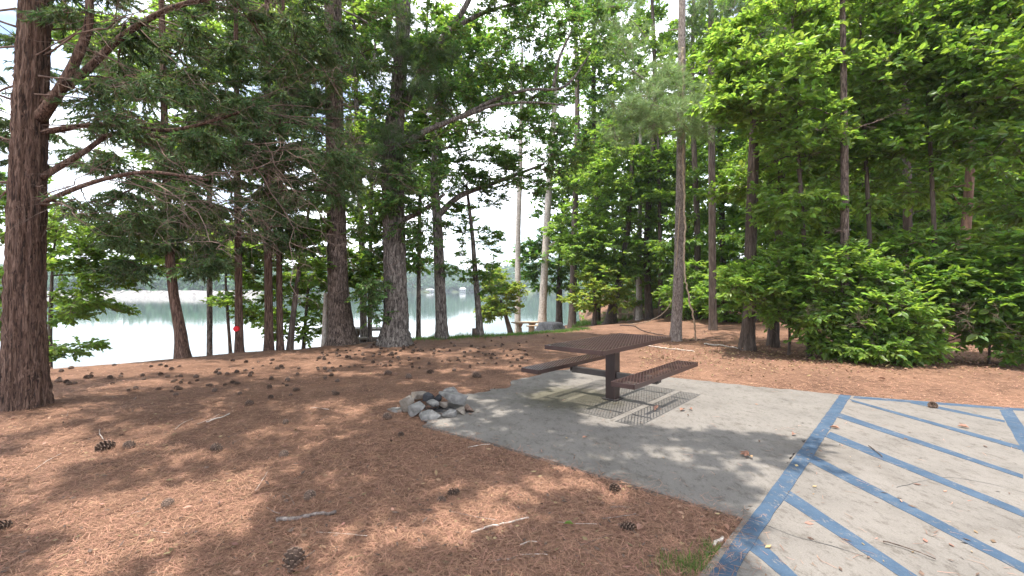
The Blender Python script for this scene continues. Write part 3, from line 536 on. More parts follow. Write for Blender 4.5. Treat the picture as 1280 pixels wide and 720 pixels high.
tree('maple_tree', 'stout leaning trunk under a bright full crown beside the farthest picnic table', 'tree', 24, [(763, 407, 16), (765, 390, 12), (769, 370, 11), (777, 340, 9), (786, 270, 7), (792, 170, 4)],
     [(770, 300, 0, 50, 45, 1.5, 26), (745, 320, -.4, 40, 35, 1, 14), (760, 220, 0, 60, 45, 1.8, 22), (815, 250, 0, 40, 50, 1.2, 14), (720, 290, 0, 30, 40, 1, 8)], leaf='leaf', lm='beech', bark='darkbark', ls=.22, nt=9, nl=9, cl=.85, sep=False)
tree('pale_tree', 'white bark trunk in the sunny clearing behind the farthest picnic table', 'tree', 25, [(799, 393, 8), (799, 340, 7), (800, 240, 5), (801, 100, 3)], [(800, 180, 0, 40, 60, 1.5, 12)], leaf='leaf', lm='oak', bark='palebark', ls=.22, nt=8, nl=8, cl=.8, sep=False)
tree('young_tree', 'thin black stem in the wood just behind the vine hung pine', 'tree', 23, [(826, 402, 6), (825, 300, 5), (822, 150, 3)], [(824, 230, 0, 35, 60, 1.2, 14), (822, 330, 0, 22, 30, .8, 5)], leaf='leaf', lm='under', bark='darkbark', ls=.2, nt=8, nl=8, cl=.7, sep=False)
tree('pine_tree', 'slim flaky pine hung with bare vines, pale soft needle tufts', 'tree', 11.9, [(844, 431, 16), (845, 415, 13.5), (848, 350, 13), (850.5, 250, 12), (852, 100, 10), (853, -100, 7), (854, -300, 3)],
     [(785, 152, -.5, 32, 28, .5, 9), (845, 145, -.9, 55, 34, .6, 17), (900, 122, -.3, 28, 20, .5, 6), (815, 105, -.2, 40, 30, .6, 8), (850, -60, .6, 70, 50, 1.2, 5), (780, 40, .2, 40, 40, .8, 8)],
     limbs=[[(850, 150, 0, 5), (818, 110, -.2, 4), (790, 88, -.2, 2.5)], [(851, 150, 0, 5), (885, 138, -.3, 4), (905, 125, -.3, 2)]], seg=22, step=.08, rough=.12, flare=.4, **dict(NEED, bark='flaky'))
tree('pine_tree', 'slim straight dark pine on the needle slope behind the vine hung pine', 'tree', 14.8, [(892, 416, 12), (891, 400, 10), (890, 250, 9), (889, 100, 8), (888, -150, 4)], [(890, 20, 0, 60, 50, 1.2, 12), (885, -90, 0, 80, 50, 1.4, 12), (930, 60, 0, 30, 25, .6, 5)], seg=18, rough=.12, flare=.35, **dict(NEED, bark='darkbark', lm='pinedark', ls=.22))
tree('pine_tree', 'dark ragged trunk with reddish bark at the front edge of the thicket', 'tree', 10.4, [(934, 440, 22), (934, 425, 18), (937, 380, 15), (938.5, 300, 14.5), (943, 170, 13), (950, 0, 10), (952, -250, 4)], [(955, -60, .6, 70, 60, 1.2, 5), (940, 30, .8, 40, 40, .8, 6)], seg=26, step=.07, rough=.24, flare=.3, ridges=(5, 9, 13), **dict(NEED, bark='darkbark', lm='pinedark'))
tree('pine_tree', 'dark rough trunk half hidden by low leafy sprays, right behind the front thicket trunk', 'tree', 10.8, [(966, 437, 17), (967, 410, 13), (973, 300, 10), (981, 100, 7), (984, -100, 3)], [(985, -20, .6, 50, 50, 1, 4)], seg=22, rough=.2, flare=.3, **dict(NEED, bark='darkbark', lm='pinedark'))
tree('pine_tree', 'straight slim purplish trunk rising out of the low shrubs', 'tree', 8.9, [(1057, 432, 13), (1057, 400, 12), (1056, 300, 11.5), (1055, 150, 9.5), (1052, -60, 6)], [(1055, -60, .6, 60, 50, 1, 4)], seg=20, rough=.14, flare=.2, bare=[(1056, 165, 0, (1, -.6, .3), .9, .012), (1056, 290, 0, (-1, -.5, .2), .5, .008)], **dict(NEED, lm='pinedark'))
UN = dict(leaf='leaf', lm='under', bark='darkbark', ls=.165, nt=9, nl=7, cl=.5, flat=.6, k=.25, jit=.55)
tree('understory_tree', 'dark upright trunk deep in the shaded thicket', 'tree', 13, [(1137, 420, 14), (1135, 300, 12.5), (1132, 100, 10), (1130, -80, 6)], [(1130, 20, 0, 90, 50, 1.5, 22), (1120, 130, .3, 60, 40, 1, 10), (1140, 280, .8, 60, 40, .8, 10), (1060, 220, 0, 50, 50, .8, 8)], **UN)
tree('understory_tree', 'reddish leaning trunk in the dark hollow of the thicket', 'tree', 11, [(1194, 425, 18), (1200, 330, 15), (1207, 290, 14), (1215, 180, 12), (1224, 60, 8), (1228, -60, 5)], [(1220, 60, .3, 70, 50, 1.2, 18), (1250, -30, 0, 90, 50, 1.4, 14), (1220, 250, 1.6, 70, 60, .8, 14)], **dict(UN, bark='redbark'))
BE = dict(UN, lm='beech', ls=.15, cl=.55, flat=.7, nt=10, nl=8, jit=.65)
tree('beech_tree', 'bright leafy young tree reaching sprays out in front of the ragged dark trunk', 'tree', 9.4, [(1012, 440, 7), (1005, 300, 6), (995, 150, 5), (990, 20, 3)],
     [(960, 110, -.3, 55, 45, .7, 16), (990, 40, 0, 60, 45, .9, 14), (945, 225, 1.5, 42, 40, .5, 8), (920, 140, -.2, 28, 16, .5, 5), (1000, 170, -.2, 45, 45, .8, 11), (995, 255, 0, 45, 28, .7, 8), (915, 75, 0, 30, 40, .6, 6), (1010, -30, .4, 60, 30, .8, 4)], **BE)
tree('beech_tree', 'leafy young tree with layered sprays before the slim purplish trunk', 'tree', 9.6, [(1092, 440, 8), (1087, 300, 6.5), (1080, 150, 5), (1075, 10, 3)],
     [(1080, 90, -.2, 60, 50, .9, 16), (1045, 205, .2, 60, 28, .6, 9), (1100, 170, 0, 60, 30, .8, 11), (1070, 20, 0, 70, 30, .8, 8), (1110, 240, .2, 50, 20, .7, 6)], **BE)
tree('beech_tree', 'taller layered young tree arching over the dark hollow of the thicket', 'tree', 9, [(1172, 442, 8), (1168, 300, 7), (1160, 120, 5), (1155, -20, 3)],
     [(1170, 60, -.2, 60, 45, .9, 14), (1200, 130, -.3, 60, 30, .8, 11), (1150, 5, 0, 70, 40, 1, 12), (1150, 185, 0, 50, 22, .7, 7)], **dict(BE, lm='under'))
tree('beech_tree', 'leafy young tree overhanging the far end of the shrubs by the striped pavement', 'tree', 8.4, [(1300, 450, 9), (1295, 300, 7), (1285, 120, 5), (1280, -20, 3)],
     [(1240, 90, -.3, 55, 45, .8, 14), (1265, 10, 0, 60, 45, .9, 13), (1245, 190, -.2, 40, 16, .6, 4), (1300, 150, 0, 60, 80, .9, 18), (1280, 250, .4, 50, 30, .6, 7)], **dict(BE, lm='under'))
def shrub(label, d, px, py, lm, cr, ls=.14, **kw):
    a = dict(leaf='leaf', lm=lm, bark='darkbark', ls=ls, nt=10, nl=8, cl=.42, flat=.85, k=.5, jit=.45, seg=8, rough=.05, flare=.2, bare=[(px+15*q, py-30, -.2, (q, -.4, .9), 1.1, .007) for q in (-1, 1)]); a.update(kw)
    tree('leafy_shrub', label, 'shrub', d, [(px, py, 4), (px+2, py-30, 3.4), (px-3, py-70, 2.4)], cr, group='leafy shrubs along the front of the thicket', **a)
shrub('shrub with yellow green sprays reaching out beside the ragged dark trunk', 9.7, 985, 446, 'beech', [(950, 362, -.2, 45, 16, .6, 9), (985, 330, 0, 45, 28, .7, 12), (990, 385, -.1, 40, 30, .6, 11), (935, 345, 0, 30, 8, .4, 3)])
shrub('bright shrub wrapping the foot of the slim purplish trunk', 9.1, 1045, 450, 'beech', [(1040, 345, 0, 45, 35, .6, 13), (1040, 400, -.1, 45, 30, .6, 13), (1060, 430, -.2, 40, 14, .4, 7)])
shrub('low shrub spilling yellowish leaves onto the lit needle bed', 8.6, 1112, 455, 'beech', [(1105, 400, 0, 45, 32, .6, 13), (1120, 435, -.2, 45, 16, .4, 9), (1080, 350, .3, 40, 25, .5, 8)])
shrub('mid green shrub below the reddish leaning trunk', 8.8, 1175, 452, 'under', [(1165, 350, 0, 50, 35, .6, 13), (1170, 400, 0, 45, 30, .6, 10), (1150, 310, .3, 50, 20, .5, 6)])
shrub('large leaved glossy shrub at the dark hollow of the thicket', 8.5, 1235, 455, 'under', [(1225, 350, 0, 40, 28, .5, 11), (1240, 385, -.1, 45, 25, .5, 11)], ls=.2)
shrub('dark shrub closing the thicket near the painted back line', 8.0, 1300, 462, 'under', [(1275, 380, 0, 45, 45, .6, 14), (1285, 320, .1, 40, 30, .5, 8), (1260, 430, .3, 40, 15, .4, 4)])
tree('young_tree', 'bright green double stemmed sapling at the water beside the thick cedar', 'tree', 9.3, [(62, 458, 7), (63, 400, 6), (66, 330, 4), (72, 270, 2)], [(100, 330, 0, 40, 22, .7, 10), (90, 385, 0, 45, 18, .6, 10), (85, 425, 0, 40, 16, .5, 6), (118, 345, 0, 34, 22, .5, 8), (112, 300, 0, 30, 18, .5, 6), (75, 285, 0, 35, 25, .6, 8)], leaf='leaf', lm='beech', bark='darkbark', ls=.105, nt=10, nl=9, cl=.4, flat=.6, k=.2, jit=.6, dens=.95, limbs=[[(62, 450, .05, 6), (56, 400, .05, 5), (58, 340, 0, 3)]])
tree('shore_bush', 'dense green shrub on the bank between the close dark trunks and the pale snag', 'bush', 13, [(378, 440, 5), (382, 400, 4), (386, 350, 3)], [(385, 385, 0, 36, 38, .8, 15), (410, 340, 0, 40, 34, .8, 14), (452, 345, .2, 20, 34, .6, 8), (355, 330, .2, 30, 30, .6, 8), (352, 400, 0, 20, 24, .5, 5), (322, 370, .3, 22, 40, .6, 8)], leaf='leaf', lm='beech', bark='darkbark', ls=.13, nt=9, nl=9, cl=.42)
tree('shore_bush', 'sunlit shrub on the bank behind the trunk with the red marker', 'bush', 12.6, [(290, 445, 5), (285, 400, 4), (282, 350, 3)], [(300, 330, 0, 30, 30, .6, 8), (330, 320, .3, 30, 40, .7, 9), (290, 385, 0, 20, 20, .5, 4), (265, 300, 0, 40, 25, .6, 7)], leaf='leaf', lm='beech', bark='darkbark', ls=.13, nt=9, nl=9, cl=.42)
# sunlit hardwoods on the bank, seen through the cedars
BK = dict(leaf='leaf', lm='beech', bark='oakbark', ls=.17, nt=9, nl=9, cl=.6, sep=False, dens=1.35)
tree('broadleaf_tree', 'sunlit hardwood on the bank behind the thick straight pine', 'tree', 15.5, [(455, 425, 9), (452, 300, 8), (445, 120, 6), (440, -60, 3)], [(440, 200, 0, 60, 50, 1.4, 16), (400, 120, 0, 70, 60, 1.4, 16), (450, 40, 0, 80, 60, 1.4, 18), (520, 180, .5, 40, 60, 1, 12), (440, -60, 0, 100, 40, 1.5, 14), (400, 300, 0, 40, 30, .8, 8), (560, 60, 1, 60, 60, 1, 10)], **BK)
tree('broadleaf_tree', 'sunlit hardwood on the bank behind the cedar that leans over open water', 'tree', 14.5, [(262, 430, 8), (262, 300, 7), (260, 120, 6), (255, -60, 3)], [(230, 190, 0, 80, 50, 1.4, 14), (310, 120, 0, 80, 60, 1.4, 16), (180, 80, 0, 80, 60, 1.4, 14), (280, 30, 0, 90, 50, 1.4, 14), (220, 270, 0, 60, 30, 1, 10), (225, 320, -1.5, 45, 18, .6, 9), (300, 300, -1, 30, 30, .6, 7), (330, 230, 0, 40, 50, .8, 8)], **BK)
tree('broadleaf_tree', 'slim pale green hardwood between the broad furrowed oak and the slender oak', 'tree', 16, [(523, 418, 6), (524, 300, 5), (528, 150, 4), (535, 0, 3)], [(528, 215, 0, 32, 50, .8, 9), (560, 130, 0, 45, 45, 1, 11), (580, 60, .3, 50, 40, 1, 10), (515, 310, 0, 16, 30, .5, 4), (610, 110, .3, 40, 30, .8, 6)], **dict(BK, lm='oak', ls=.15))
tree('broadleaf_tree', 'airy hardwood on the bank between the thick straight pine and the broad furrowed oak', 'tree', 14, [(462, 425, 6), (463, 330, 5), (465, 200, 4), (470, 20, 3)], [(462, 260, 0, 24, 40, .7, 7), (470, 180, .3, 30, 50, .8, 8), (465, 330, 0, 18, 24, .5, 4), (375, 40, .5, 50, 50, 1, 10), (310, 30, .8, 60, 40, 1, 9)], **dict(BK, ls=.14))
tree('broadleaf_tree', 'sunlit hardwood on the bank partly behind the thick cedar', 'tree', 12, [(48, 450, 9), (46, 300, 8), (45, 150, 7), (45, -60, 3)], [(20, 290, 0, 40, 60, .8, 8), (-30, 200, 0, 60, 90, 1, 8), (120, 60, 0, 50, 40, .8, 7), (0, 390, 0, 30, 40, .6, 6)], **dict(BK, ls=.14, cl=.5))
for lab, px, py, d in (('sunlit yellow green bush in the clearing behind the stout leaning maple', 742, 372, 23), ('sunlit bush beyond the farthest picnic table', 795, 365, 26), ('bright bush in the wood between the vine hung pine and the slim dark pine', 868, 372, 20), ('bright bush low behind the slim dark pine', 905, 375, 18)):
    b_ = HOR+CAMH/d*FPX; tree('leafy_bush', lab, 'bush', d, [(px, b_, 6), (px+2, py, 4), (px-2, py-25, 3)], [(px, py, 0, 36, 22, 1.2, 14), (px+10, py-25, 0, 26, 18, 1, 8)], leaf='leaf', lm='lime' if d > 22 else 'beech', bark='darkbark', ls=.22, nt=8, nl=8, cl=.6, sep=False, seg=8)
# the wood behind: single trees, then the mass beyond
WB = dict(leaf='leaf', bark='darkbark', ls=.26, nt=9, nl=8, cl=.9, sep=False, seg=10, rough=.08)
wl = [('broadleaf_tree', 'tall hardwood in the wood between the leaning maple and the vine hung pine', 24, 812, 'under', 0), ('broadleaf_tree', 'hardwood in the wood seen between the vine hung pine and the slim dark pine', 22, 868, 'under', 0), ('broadleaf_tree', 'bright hardwood deep in the wood behind the slim dark pine', 27, 905, 'beech', 0),
      ('broadleaf_tree', 'hardwood behind the ragged dark trunk of the thicket', 18, 945, 'under', 0), ('broadleaf_tree', 'hardwood behind the slim purplish trunk', 17, 1030, 'under', 0), ('broadleaf_tree', 'hardwood behind the dark hollow of the thicket', 16.5, 1110, 'oak', 0), ('broadleaf_tree', 'hardwood behind the reddish leaning trunk', 16, 1180, 'oak', 0),
      ('broadleaf_tree', 'hardwood at the back of the thicket above the large leaved shrub', 15, 1260, 'oak', 0), ('broadleaf_tree', 'tall hardwood at the lake behind the bright full crowned maple', 28, 745, 'oak', 0), ('broadleaf_tree', 'tall crown standing above the pale leaning trunk', 27, 715, 'beech', 1)]
for nme, lab, d, px, lm, hi in wl:
    s = 17/d; by = HOR+CAMH/d*FPX
    cr = [(px+rng.uniform(-20, 20), 300, 0, 45*s+15, 50, 1.6, 9), (px+rng.uniform(-25, 25), 200, 0, 60*s+15, 60, 2, 14), (px+rng.uniform(-25, 25), 80, 0, 60*s+15, 70, 2, 15), (px, -50, 0, 60*s+10, 60, 2, 9)]
    if hi: cr = [(730, 215, 0, 30, 30, 1.4, 8), (755, 100, 0, 45, 60, 1.8, 18), (775, 10, 0, 50, 50, 1.8, 14)]
    tree(nme, lab, 'tree', d, [(px, by, 10), (px+rng.uniform(-4, 4), 300, 8), (px+rng.uniform(-8, 8), 120, 6), (px, -60, 3)], cr, lm=lm, **dict(WB, cl=.5+.018*d, ls=.1+.006*d))
nc = 3400; px = rng.uniform(725, 1560, nc); d = rng.uniform(15, 52, nc); ok = d > np.interp(px, [725, 760, 830, 960, 1040, 1560], [48, 36, 27, 22, 16, 14]); px, d = px[ok], d[ok]; nc = len(px)
x = (px-640)/FPX*d; zt = rng.uniform(0, 1, nc)**1.1*17+.3; C = np.c_[x, d, gz(x, d)+zt]; mC = MB()
twigs_leaves(mC, C, rng.uniform(.9, 1.9, (nc, 1))*np.array([[1, 1, .7]]), 11, 8, 'diamond', .46, None, 0, .7, .006, .5, False)
for i in range(30):
    px_ = rng.uniform(760, 1500); d_ = rng.uniform(28, 50); q = P(px_, 0, d_); r = rng.uniform(.1, .2); mC.add(*tube(spline(np.array([[q[0], d_, gz(q[0], d_)-.2], [q[0]+rng.normal(0, .3), d_, 8], [q[0]+rng.normal(0, .6), d_, 17]]), 1.5), r, 7), 1)
tag(mk('far_wood', mC, [M['under'], M['darkbark']]), 'deep green wood closing the view behind the clearing', 'woods', kind='stuff')

# air
hz = bpy.data.materials.new('air'); hz.use_nodes = True; hn = hz.node_tree; hn.nodes.clear(); ho = hn.nodes.new('ShaderNodeOutputMaterial'); hv = hn.nodes.new('ShaderNodeVolumePrincipled')
hv.inputs['Color'].default_value = (.8, .88, 1, 1); hv.inputs['Density'].default_value = .0004; hv.inputs['Anisotropy'].default_value = .2; hn.links.new(hv.outputs[0], ho.inputs['Volume'])
m = MB(); m.box((0, 450, 19), (2900, 2900, 51)); tag(mk('haze', m, hz), kind='stuff'); cy.volume_bounces = 0

# bare vines on the pine
def wire(name, label, cat, pts, r, mat, seg=6, step=.08, r1=None, group=None):
    sp = spline(np.array(pts, float), step); sp = sp+rng.normal(0, r*.35, sp.shape); m = MB(); m.add(*tube(sp, np.linspace(r, r1 or r*.6, len(sp)), seg, dict(k=(3, 5), a=.12), 3)); b = np.array(pts[0], float)
    return tag(mk(name, m, mat, None, b, True), label, cat, group)
D = 11.9
def V_(l): return [P(a, b, c) for a, b, c in l]
wire('hanging_vine', 'thick bare vine hanging straight down just beside the slim flaky pine', 'vine', V_([(853, 60, D-.25), (854, 190, D-.3), (856, 280, D-.35), (855, 330, D-.4), (862, 375, D-.45), (868, 400, D-.4), (869, 418, D-.2), (871, 431, D-.1)]), .03, M['tabletan'], r1=.02)
wire('hanging_vine', 'pale thin vine looping from the slim flaky pine down to the ground', 'vine', V_([(850, 260, D-.2), (846, 320, D-.1), (843, 360, D), (838, 380, D+.1), (826, 394, D+.4), (806, 403, D+.8), (785, 405, D+1.3)]), .016, M['tabletan'])
wire('fallen_branch', 'pale fallen branch trailing over the ground behind the mesh tabletop', 'branch', [P(775, 402, 12.6)+[0, 0, -.1], P(792, 407, 12.4)+[0, 0, 0], P(800, 412, 12.2), P(812, 416, 12), P(838, 418, 11.6)+[0, 0, -.05]], .018, M['deadtwig'])
for lab, a, b in (('pale surface root at the foot of the slim flaky pine', (800, 432), (868, 440)), ('thin grey stick lying past the foot of the slim flaky pine', (880, 432), (925, 437)), ('short dark stick beside the foot of the slim flaky pine', (862, 428), (900, 424))):
    g1, g2 = G(*a), G(*b); mid = (g1+g2)/2+rng.normal(0, .15, 2); wire('fallen_stick', lab, 'stick', [np.r_[q, gz(*q)+.02] for q in (g1, mid, g2)], .018, M['palebark'] if 'dark' not in lab else M['darkbark'])

# ------------------------------------------------------------------ mesh picnic table
U = np.array([.66, .751]); U /= np.linalg.norm(U); W = np.array([U[1], -U[0]]); TC = np.array([1.285, 5.72])
def loc(u, v, z): return np.r_[TC+U*u+W*v, z]
root = thing('picnic_table', 'brown expanded metal picnic table with two benches on a single post', 'picnic table', (TC[0], TC[1], .018)); rb = np.array([TC[0], TC[1], .018])
def panel(cu, cv, z, l, w_, px_, py_, thick=.004, strip=.0095):
    """expanded metal: two families of slim slanting bars making diamonds"""
    m = MB(); sl_ = px_/py_
    for sg in (1, -1):
        for c in np.arange(-l/2-w_*sl_/1, l/2+w_*sl_, px_):
            u0, v0, u1, v1 = c, -w_/2, c+sg*0, w_/2
            u0 = c; u1 = c+sg*w_*sl_
            t0, t1 = 0., 1.
            if u1 != u0:
                ta, tb = (-l/2-u0)/(u1-u0), (l/2-u0)/(u1-u0); t0, t1 = max(0, min(ta, tb)), min(1, max(ta, tb))
            if t1 <= t0+.01: continue
            a = np.array([u0+(u1-u0)*t0, -w_/2+w_*t0]); b = np.array([u0+(u1-u0)*t1, -w_/2+w_*t1]); dv = b-a; ln = np.linalg.norm(dv); mid = (a+b)/2
            d2 = U*dv[0]+W*dv[1]; m.box(loc(cu+mid[0], cv+mid[1], z+(.0006 if sg > 0 else -.0006)), (ln, strip, thick), d2)
    return m
def rim(cu, cv, z, l, w_, h, t=.012):
    m = MB()
    for s in (-1, 1):
        m.box(loc(cu, cv+s*w_/2, z), (l+t, t, h), U); m.box(loc(cu+s*l/2, cv, z), (t, w_-t-.001, h), U)
    return m
for nm, cv, z, l, w_ in (('tabletop', 0, .755, 1.83, .77), ('seat', .615, .445, 1.83, .26), ('seat', -.615, .445, 1.83, .26)):
    p = mk(nm, panel(0, cv, z, l-.02, w_-.02, .08, .036), M['coat'], root, rb)
    f = mk('rim', rim(0, cv, z-.022, l, w_, .052), M['coat'], p, bevel=.003); f.data.transform(__import__('mathutils').Matrix.Translation(-Vector(rb)))
    br = MB()
    for u in ((-.62, 0, .62) if nm == 'tabletop' else (-.55, .55)): br.box(loc(u, cv, z-.03), (.04, w_-.03, .035), U)
    if nm == 'tabletop': br.box(loc(0, 0, z-.05), (1.5, .06, .04), U)
    else: br.box(loc(0, cv, z-.05), (.9, .05, .035), U)
    bo = mk('bracket', br, M['steel'], p); bo.data.transform(__import__('mathutils').Matrix.Translation(-Vector(rb)))
m = MB(); m.box(loc(0, 0, .36), (.135, .135, .70), U); mk('post', m, M['postcoat'], root, rb, bevel=.006)
m = MB(); m.box(loc(0, 0, .325), (.075, 1.2, .075), U)
m.v[-1][:] = m.v[-1]; mk('cross_arm', m, M['steel'], root, rb, bevel=.004)
for s in (-1, 1):
    m = MB(); m.box(loc(0, s*.585, .375), (.07, .07, .03), U); m.box(loc(0, s*.615, .35), (.09, .012, .09), U); mk('bracket', m, M['steel'], root, rb)
m = MB(); m.box(loc(0, 0, .024), (.2, .2, .012), U); mk('base_plate', m, M['steel'], root, rb)

# ------------------------------------------------------------------ concrete tables and benches
def ctable(label, px, d, ang, mat, ln=1.8, base_z=None, rise=0):
    x = (px-640)/FPX*d; z = gz(x, d) if base_z is None else base_z; z = float(z); ax = np.array([math.cos(ang), math.sin(ang)]); n = np.array([-ax[1], ax[0]]); b = np.array([x, d, z])
    r = thing('concrete_table', label, 'picnic table', b, 'concrete picnic tables near the lake')
    m = MB(); m.box(b+[0, 0, .735+rise/2], (ln, .78, .085), ax); mk('tabletop', m, mat, r, b, bevel=.015)
    for s in (-1, 1):
        m = MB(); c = b+np.r_[ax*s*ln*.27, 0]; m.box(c+[0, 0, .56], (.3, .62, .262), ax, taper=.55); m.box(c+[0, 0, .2], (.2, .4, .456), ax, taper=1.25); mk('pedestal', m, mat, r, b, bevel=.015)
def cbench(label, px, d, dv, ang, mat, ln=1.6, base_z=None):
    x = (px-640)/FPX*d; ax = np.array([math.cos(ang), math.sin(ang)]); n = np.array([-ax[1], ax[0]]); c2 = np.array([x, d])+n*dv; z = float(gz(*c2)) if base_z is None else base_z; b = np.array([c2[0], c2[1], z])
    r = thing('concrete_bench', label, 'bench', b, 'concrete benches beside the tables')
    m = MB(); m.box(b+[0, 0, .415], (ln, .3, .07), ax); mk('seat', m, mat, r, b, bevel=.012)
    for s in (-1, 1):
        m = MB(); m.box(b+[s*ax[0]*ln*.33, s*ax[1]*ln*.33, .18], (.14, .24, .396), ax, taper=1.15); mk('leg', m, mat, r, b, bevel=.01)
ctable('grey concrete pedestal table between the thick pine and the broad oak', 464, 16, .12, M['tableconc'], 2.0)
cbench('grey concrete bench in front of the table between pine and oak', 455, 16, -.75, .12, M['tableconc'], 1.5)
cbench('grey concrete bench on the water side of the table between pine and oak', 468, 16, .75, .12, M['tableconc'], 1.5)
ctable('tan concrete table beside the pale leaning trunk', 657, 30, .45, M['tabletan'], 1.8)
cbench('tan concrete bench on the near side of the table by the pale leaning trunk', 664, 30, -.8, .45, M['tabletan'], 1.5)
cbench('short tan concrete bench end showing past the table by the pale leaning trunk', 639, 30, .5, .6, M['tabletan'], 1.1)
ctable('farthest concrete table half hidden behind the stout leaning maple', 784, 28, .05, M['tabletan'], 1.9)
cbench('concrete bench at the farthest table beside the stout leaning maple', 768, 28, -.8, .05, M['tabletan'], 1.9)
m = MB(); c = P(688, 408, 26.0); c[2] = gz(c[0], c[1]); th = np.linspace(0, 2*np.pi, 30, endpoint=False); V = []
prof = [(0, .9, -.05), (1, .75, .14), (2, .66, .34), (3, .62, .48), (4, .3, .47)]
lob = 1+.1*np.sin(th*4+1)+.06*np.sin(th*7)
for k_, r_, z_ in prof: V.append(np.c_[c[0]+r_*np.cos(th)*(1+(lob-1)*(1.6 if k_ < 2 else 1)), c[1]+r_*np.sin(th)*lob, c[2]+z_+rng.normal(0, .01, 30)])
V = np.concatenate(V+[c[None]+[0, 0, .465]]); F = []
for q in range(4):
    i = np.arange(30); j = (i+1) % 30; F.append(np.stack([q*30+i, q*30+j, q*30+30+j, q*30+30+i], -1))
m.add(V, [np.concatenate(F), np.stack([120+np.arange(30), 120+(np.arange(30)+1) % 30, np.full(30, 150)], -1)]); tag(mk('tree_stump', m, M['stump'], None, c, True), 'wide weathered grey stump beside the pale leaning trunk', 'stump')
m = MB(); c = P(593, 420, 13.2); c[2] = gz(c[0], c[1]); m.add(*tube([c+[0, 0, -.05], c+[0, 0, .1], c+[0, 0, .24]], [.075, .072, .07], 12)); tag(mk('wooden_post', m, M['darkbark'], None, c), 'short dark wooden post stub on the grassy bank', 'post')

# ------------------------------------------------------------------ fire ring stones
def stone(label, px, py, wpx, hpx, mat, seed, flat=.7, lift=0., tilt=0, group='stones of the fire ring'):
    r = random.Random(seed); g = G(px, py+hpx*.35); d = g[1]; w_, h_ = wpx/FPX*d/2*1.12, hpx/FPX*d/2*1.02
    import bmesh
    bm = bmesh.new()
    for i in range(17):
        v = Vector((r.gauss(0, 1), r.gauss(0, 1), r.gauss(0, 1))).normalized(); s = r.uniform(.86, 1.05)
        v = Vector([max(-.78, min(.78, c)) for c in v])*1.2
        bm.verts.new((v.x*w_*s, v.y*w_*.75*s, v.z*h_*s))
    res = bmesh.ops.convex_hull(bm, input=bm.verts); bmesh.ops.delete(bm, geom=[v for v in bm.verts if not v.link_faces], context='VERTS')
    bmesh.ops.bevel(bm, geom=bm.edges[:]+bm.verts[:], offset=min(w_, h_)*.06, segments=1, affect='EDGES', profile=.6)
    bmesh.ops.triangulate(bm, faces=bm.faces[:]); bmesh.ops.subdivide_edges(bm, edges=bm.edges[:], cuts=1)
    for v in bm.verts: v.co *= 1+r.uniform(-.018, .018)
    me = bpy.data.meshes.new('fire_ring_stone'); bm.to_mesh(me); bm.free(); me.materials.append(M[mat])
    o = bpy.data.objects.new('fire_ring_stone', me); COL.objects.link(o); o.location = (g[0], g[1]+w_*.3, h_*.75+lift); o.rotation_euler = (r.uniform(-.15, .15), tilt, r.uniform(-.5, .5)); tag(o, label, 'stone', group)
def S(x, y): return 470+x/6.4, 460+y/6.4
for lab, x, y, wd, ht, mt, lf, tl in (
    ('tall slanted grey brown stone at the needle side of the fire ring', 250, 300, 115, 150, 'stonewarm', 0, -.55), ('big rounded pale stone leaning at the front of the fire ring', 318, 352, 165, 110, 'stone', .02, -.45), ('long flat pale stone lying frontmost in the fire ring', 432, 390, 180, 78, 'stone', 0, -.08),
    ('small bluish stone in the middle of the fire ring', 450, 322, 115, 70, 'stone', .05, .1), ('bluish block on the concrete edge of the fire ring', 582, 374, 120, 74, 'stone', 0, -.1), ('large flat topped grey stone, biggest of the fire ring', 615, 290, 250, 92, 'stone', .07, .12),
    ('small wedge of mossy stone under the large flat topped one', 690, 352, 90, 72, 'stonewarm', 0, .4), ('reddish brown stone at the concrete end of the fire ring', 745, 335, 85, 80, 'redstone', 0, .5), ('brown stone at the back of the fire ring', 340, 245, 125, 70, 'stonewarm', .03, 0),
    ('charred black stone inside the fire ring', 415, 262, 85, 85, 'char', .03, .2), ('second charred stone, wedged at the middle back of the fire ring', 490, 255, 70, 70, 'char', .01, 0), ('upright grey stone at the far back of the fire ring', 592, 212, 120, 66, 'stone', .03, -.2),
    ('flat pale stone sunk in the needles just outside the fire ring', 150, 335, 150, 45, 'stone', -.03, 0), ('brown squarish stone under the big flat topped stone', 535, 312, 80, 75, 'stonewarm', .03, .1)):
    px, py = S(x, y); stone(lab, px, py, wd/6.4, ht/6.4, mt, int(x*7+y), lift=lf, tilt=tl)
m = MB(); q = G(541, 516); n = 260; a = rng.uniform(0, 6.28, n); rr = rng.uniform(0, .2, n)**.7*.9; p = np.c_[q[0]+rr*np.cos(a)*.8, q[1]+.1+rr*np.sin(a)*.6, np.full(n, .012)+rng.uniform(0, .01, n)]
leaves(m, p, rng.normal(size=(n, 3))*[1, 1, .1], np.array([0, 0, 1.])+rng.normal(0, .4, (n, 3)), .03, .02, 0, 'diamond'); tag(mk('ash_litter', m, M['char']), 'black ash and char between the fire ring stones', 'ash', kind='stuff')

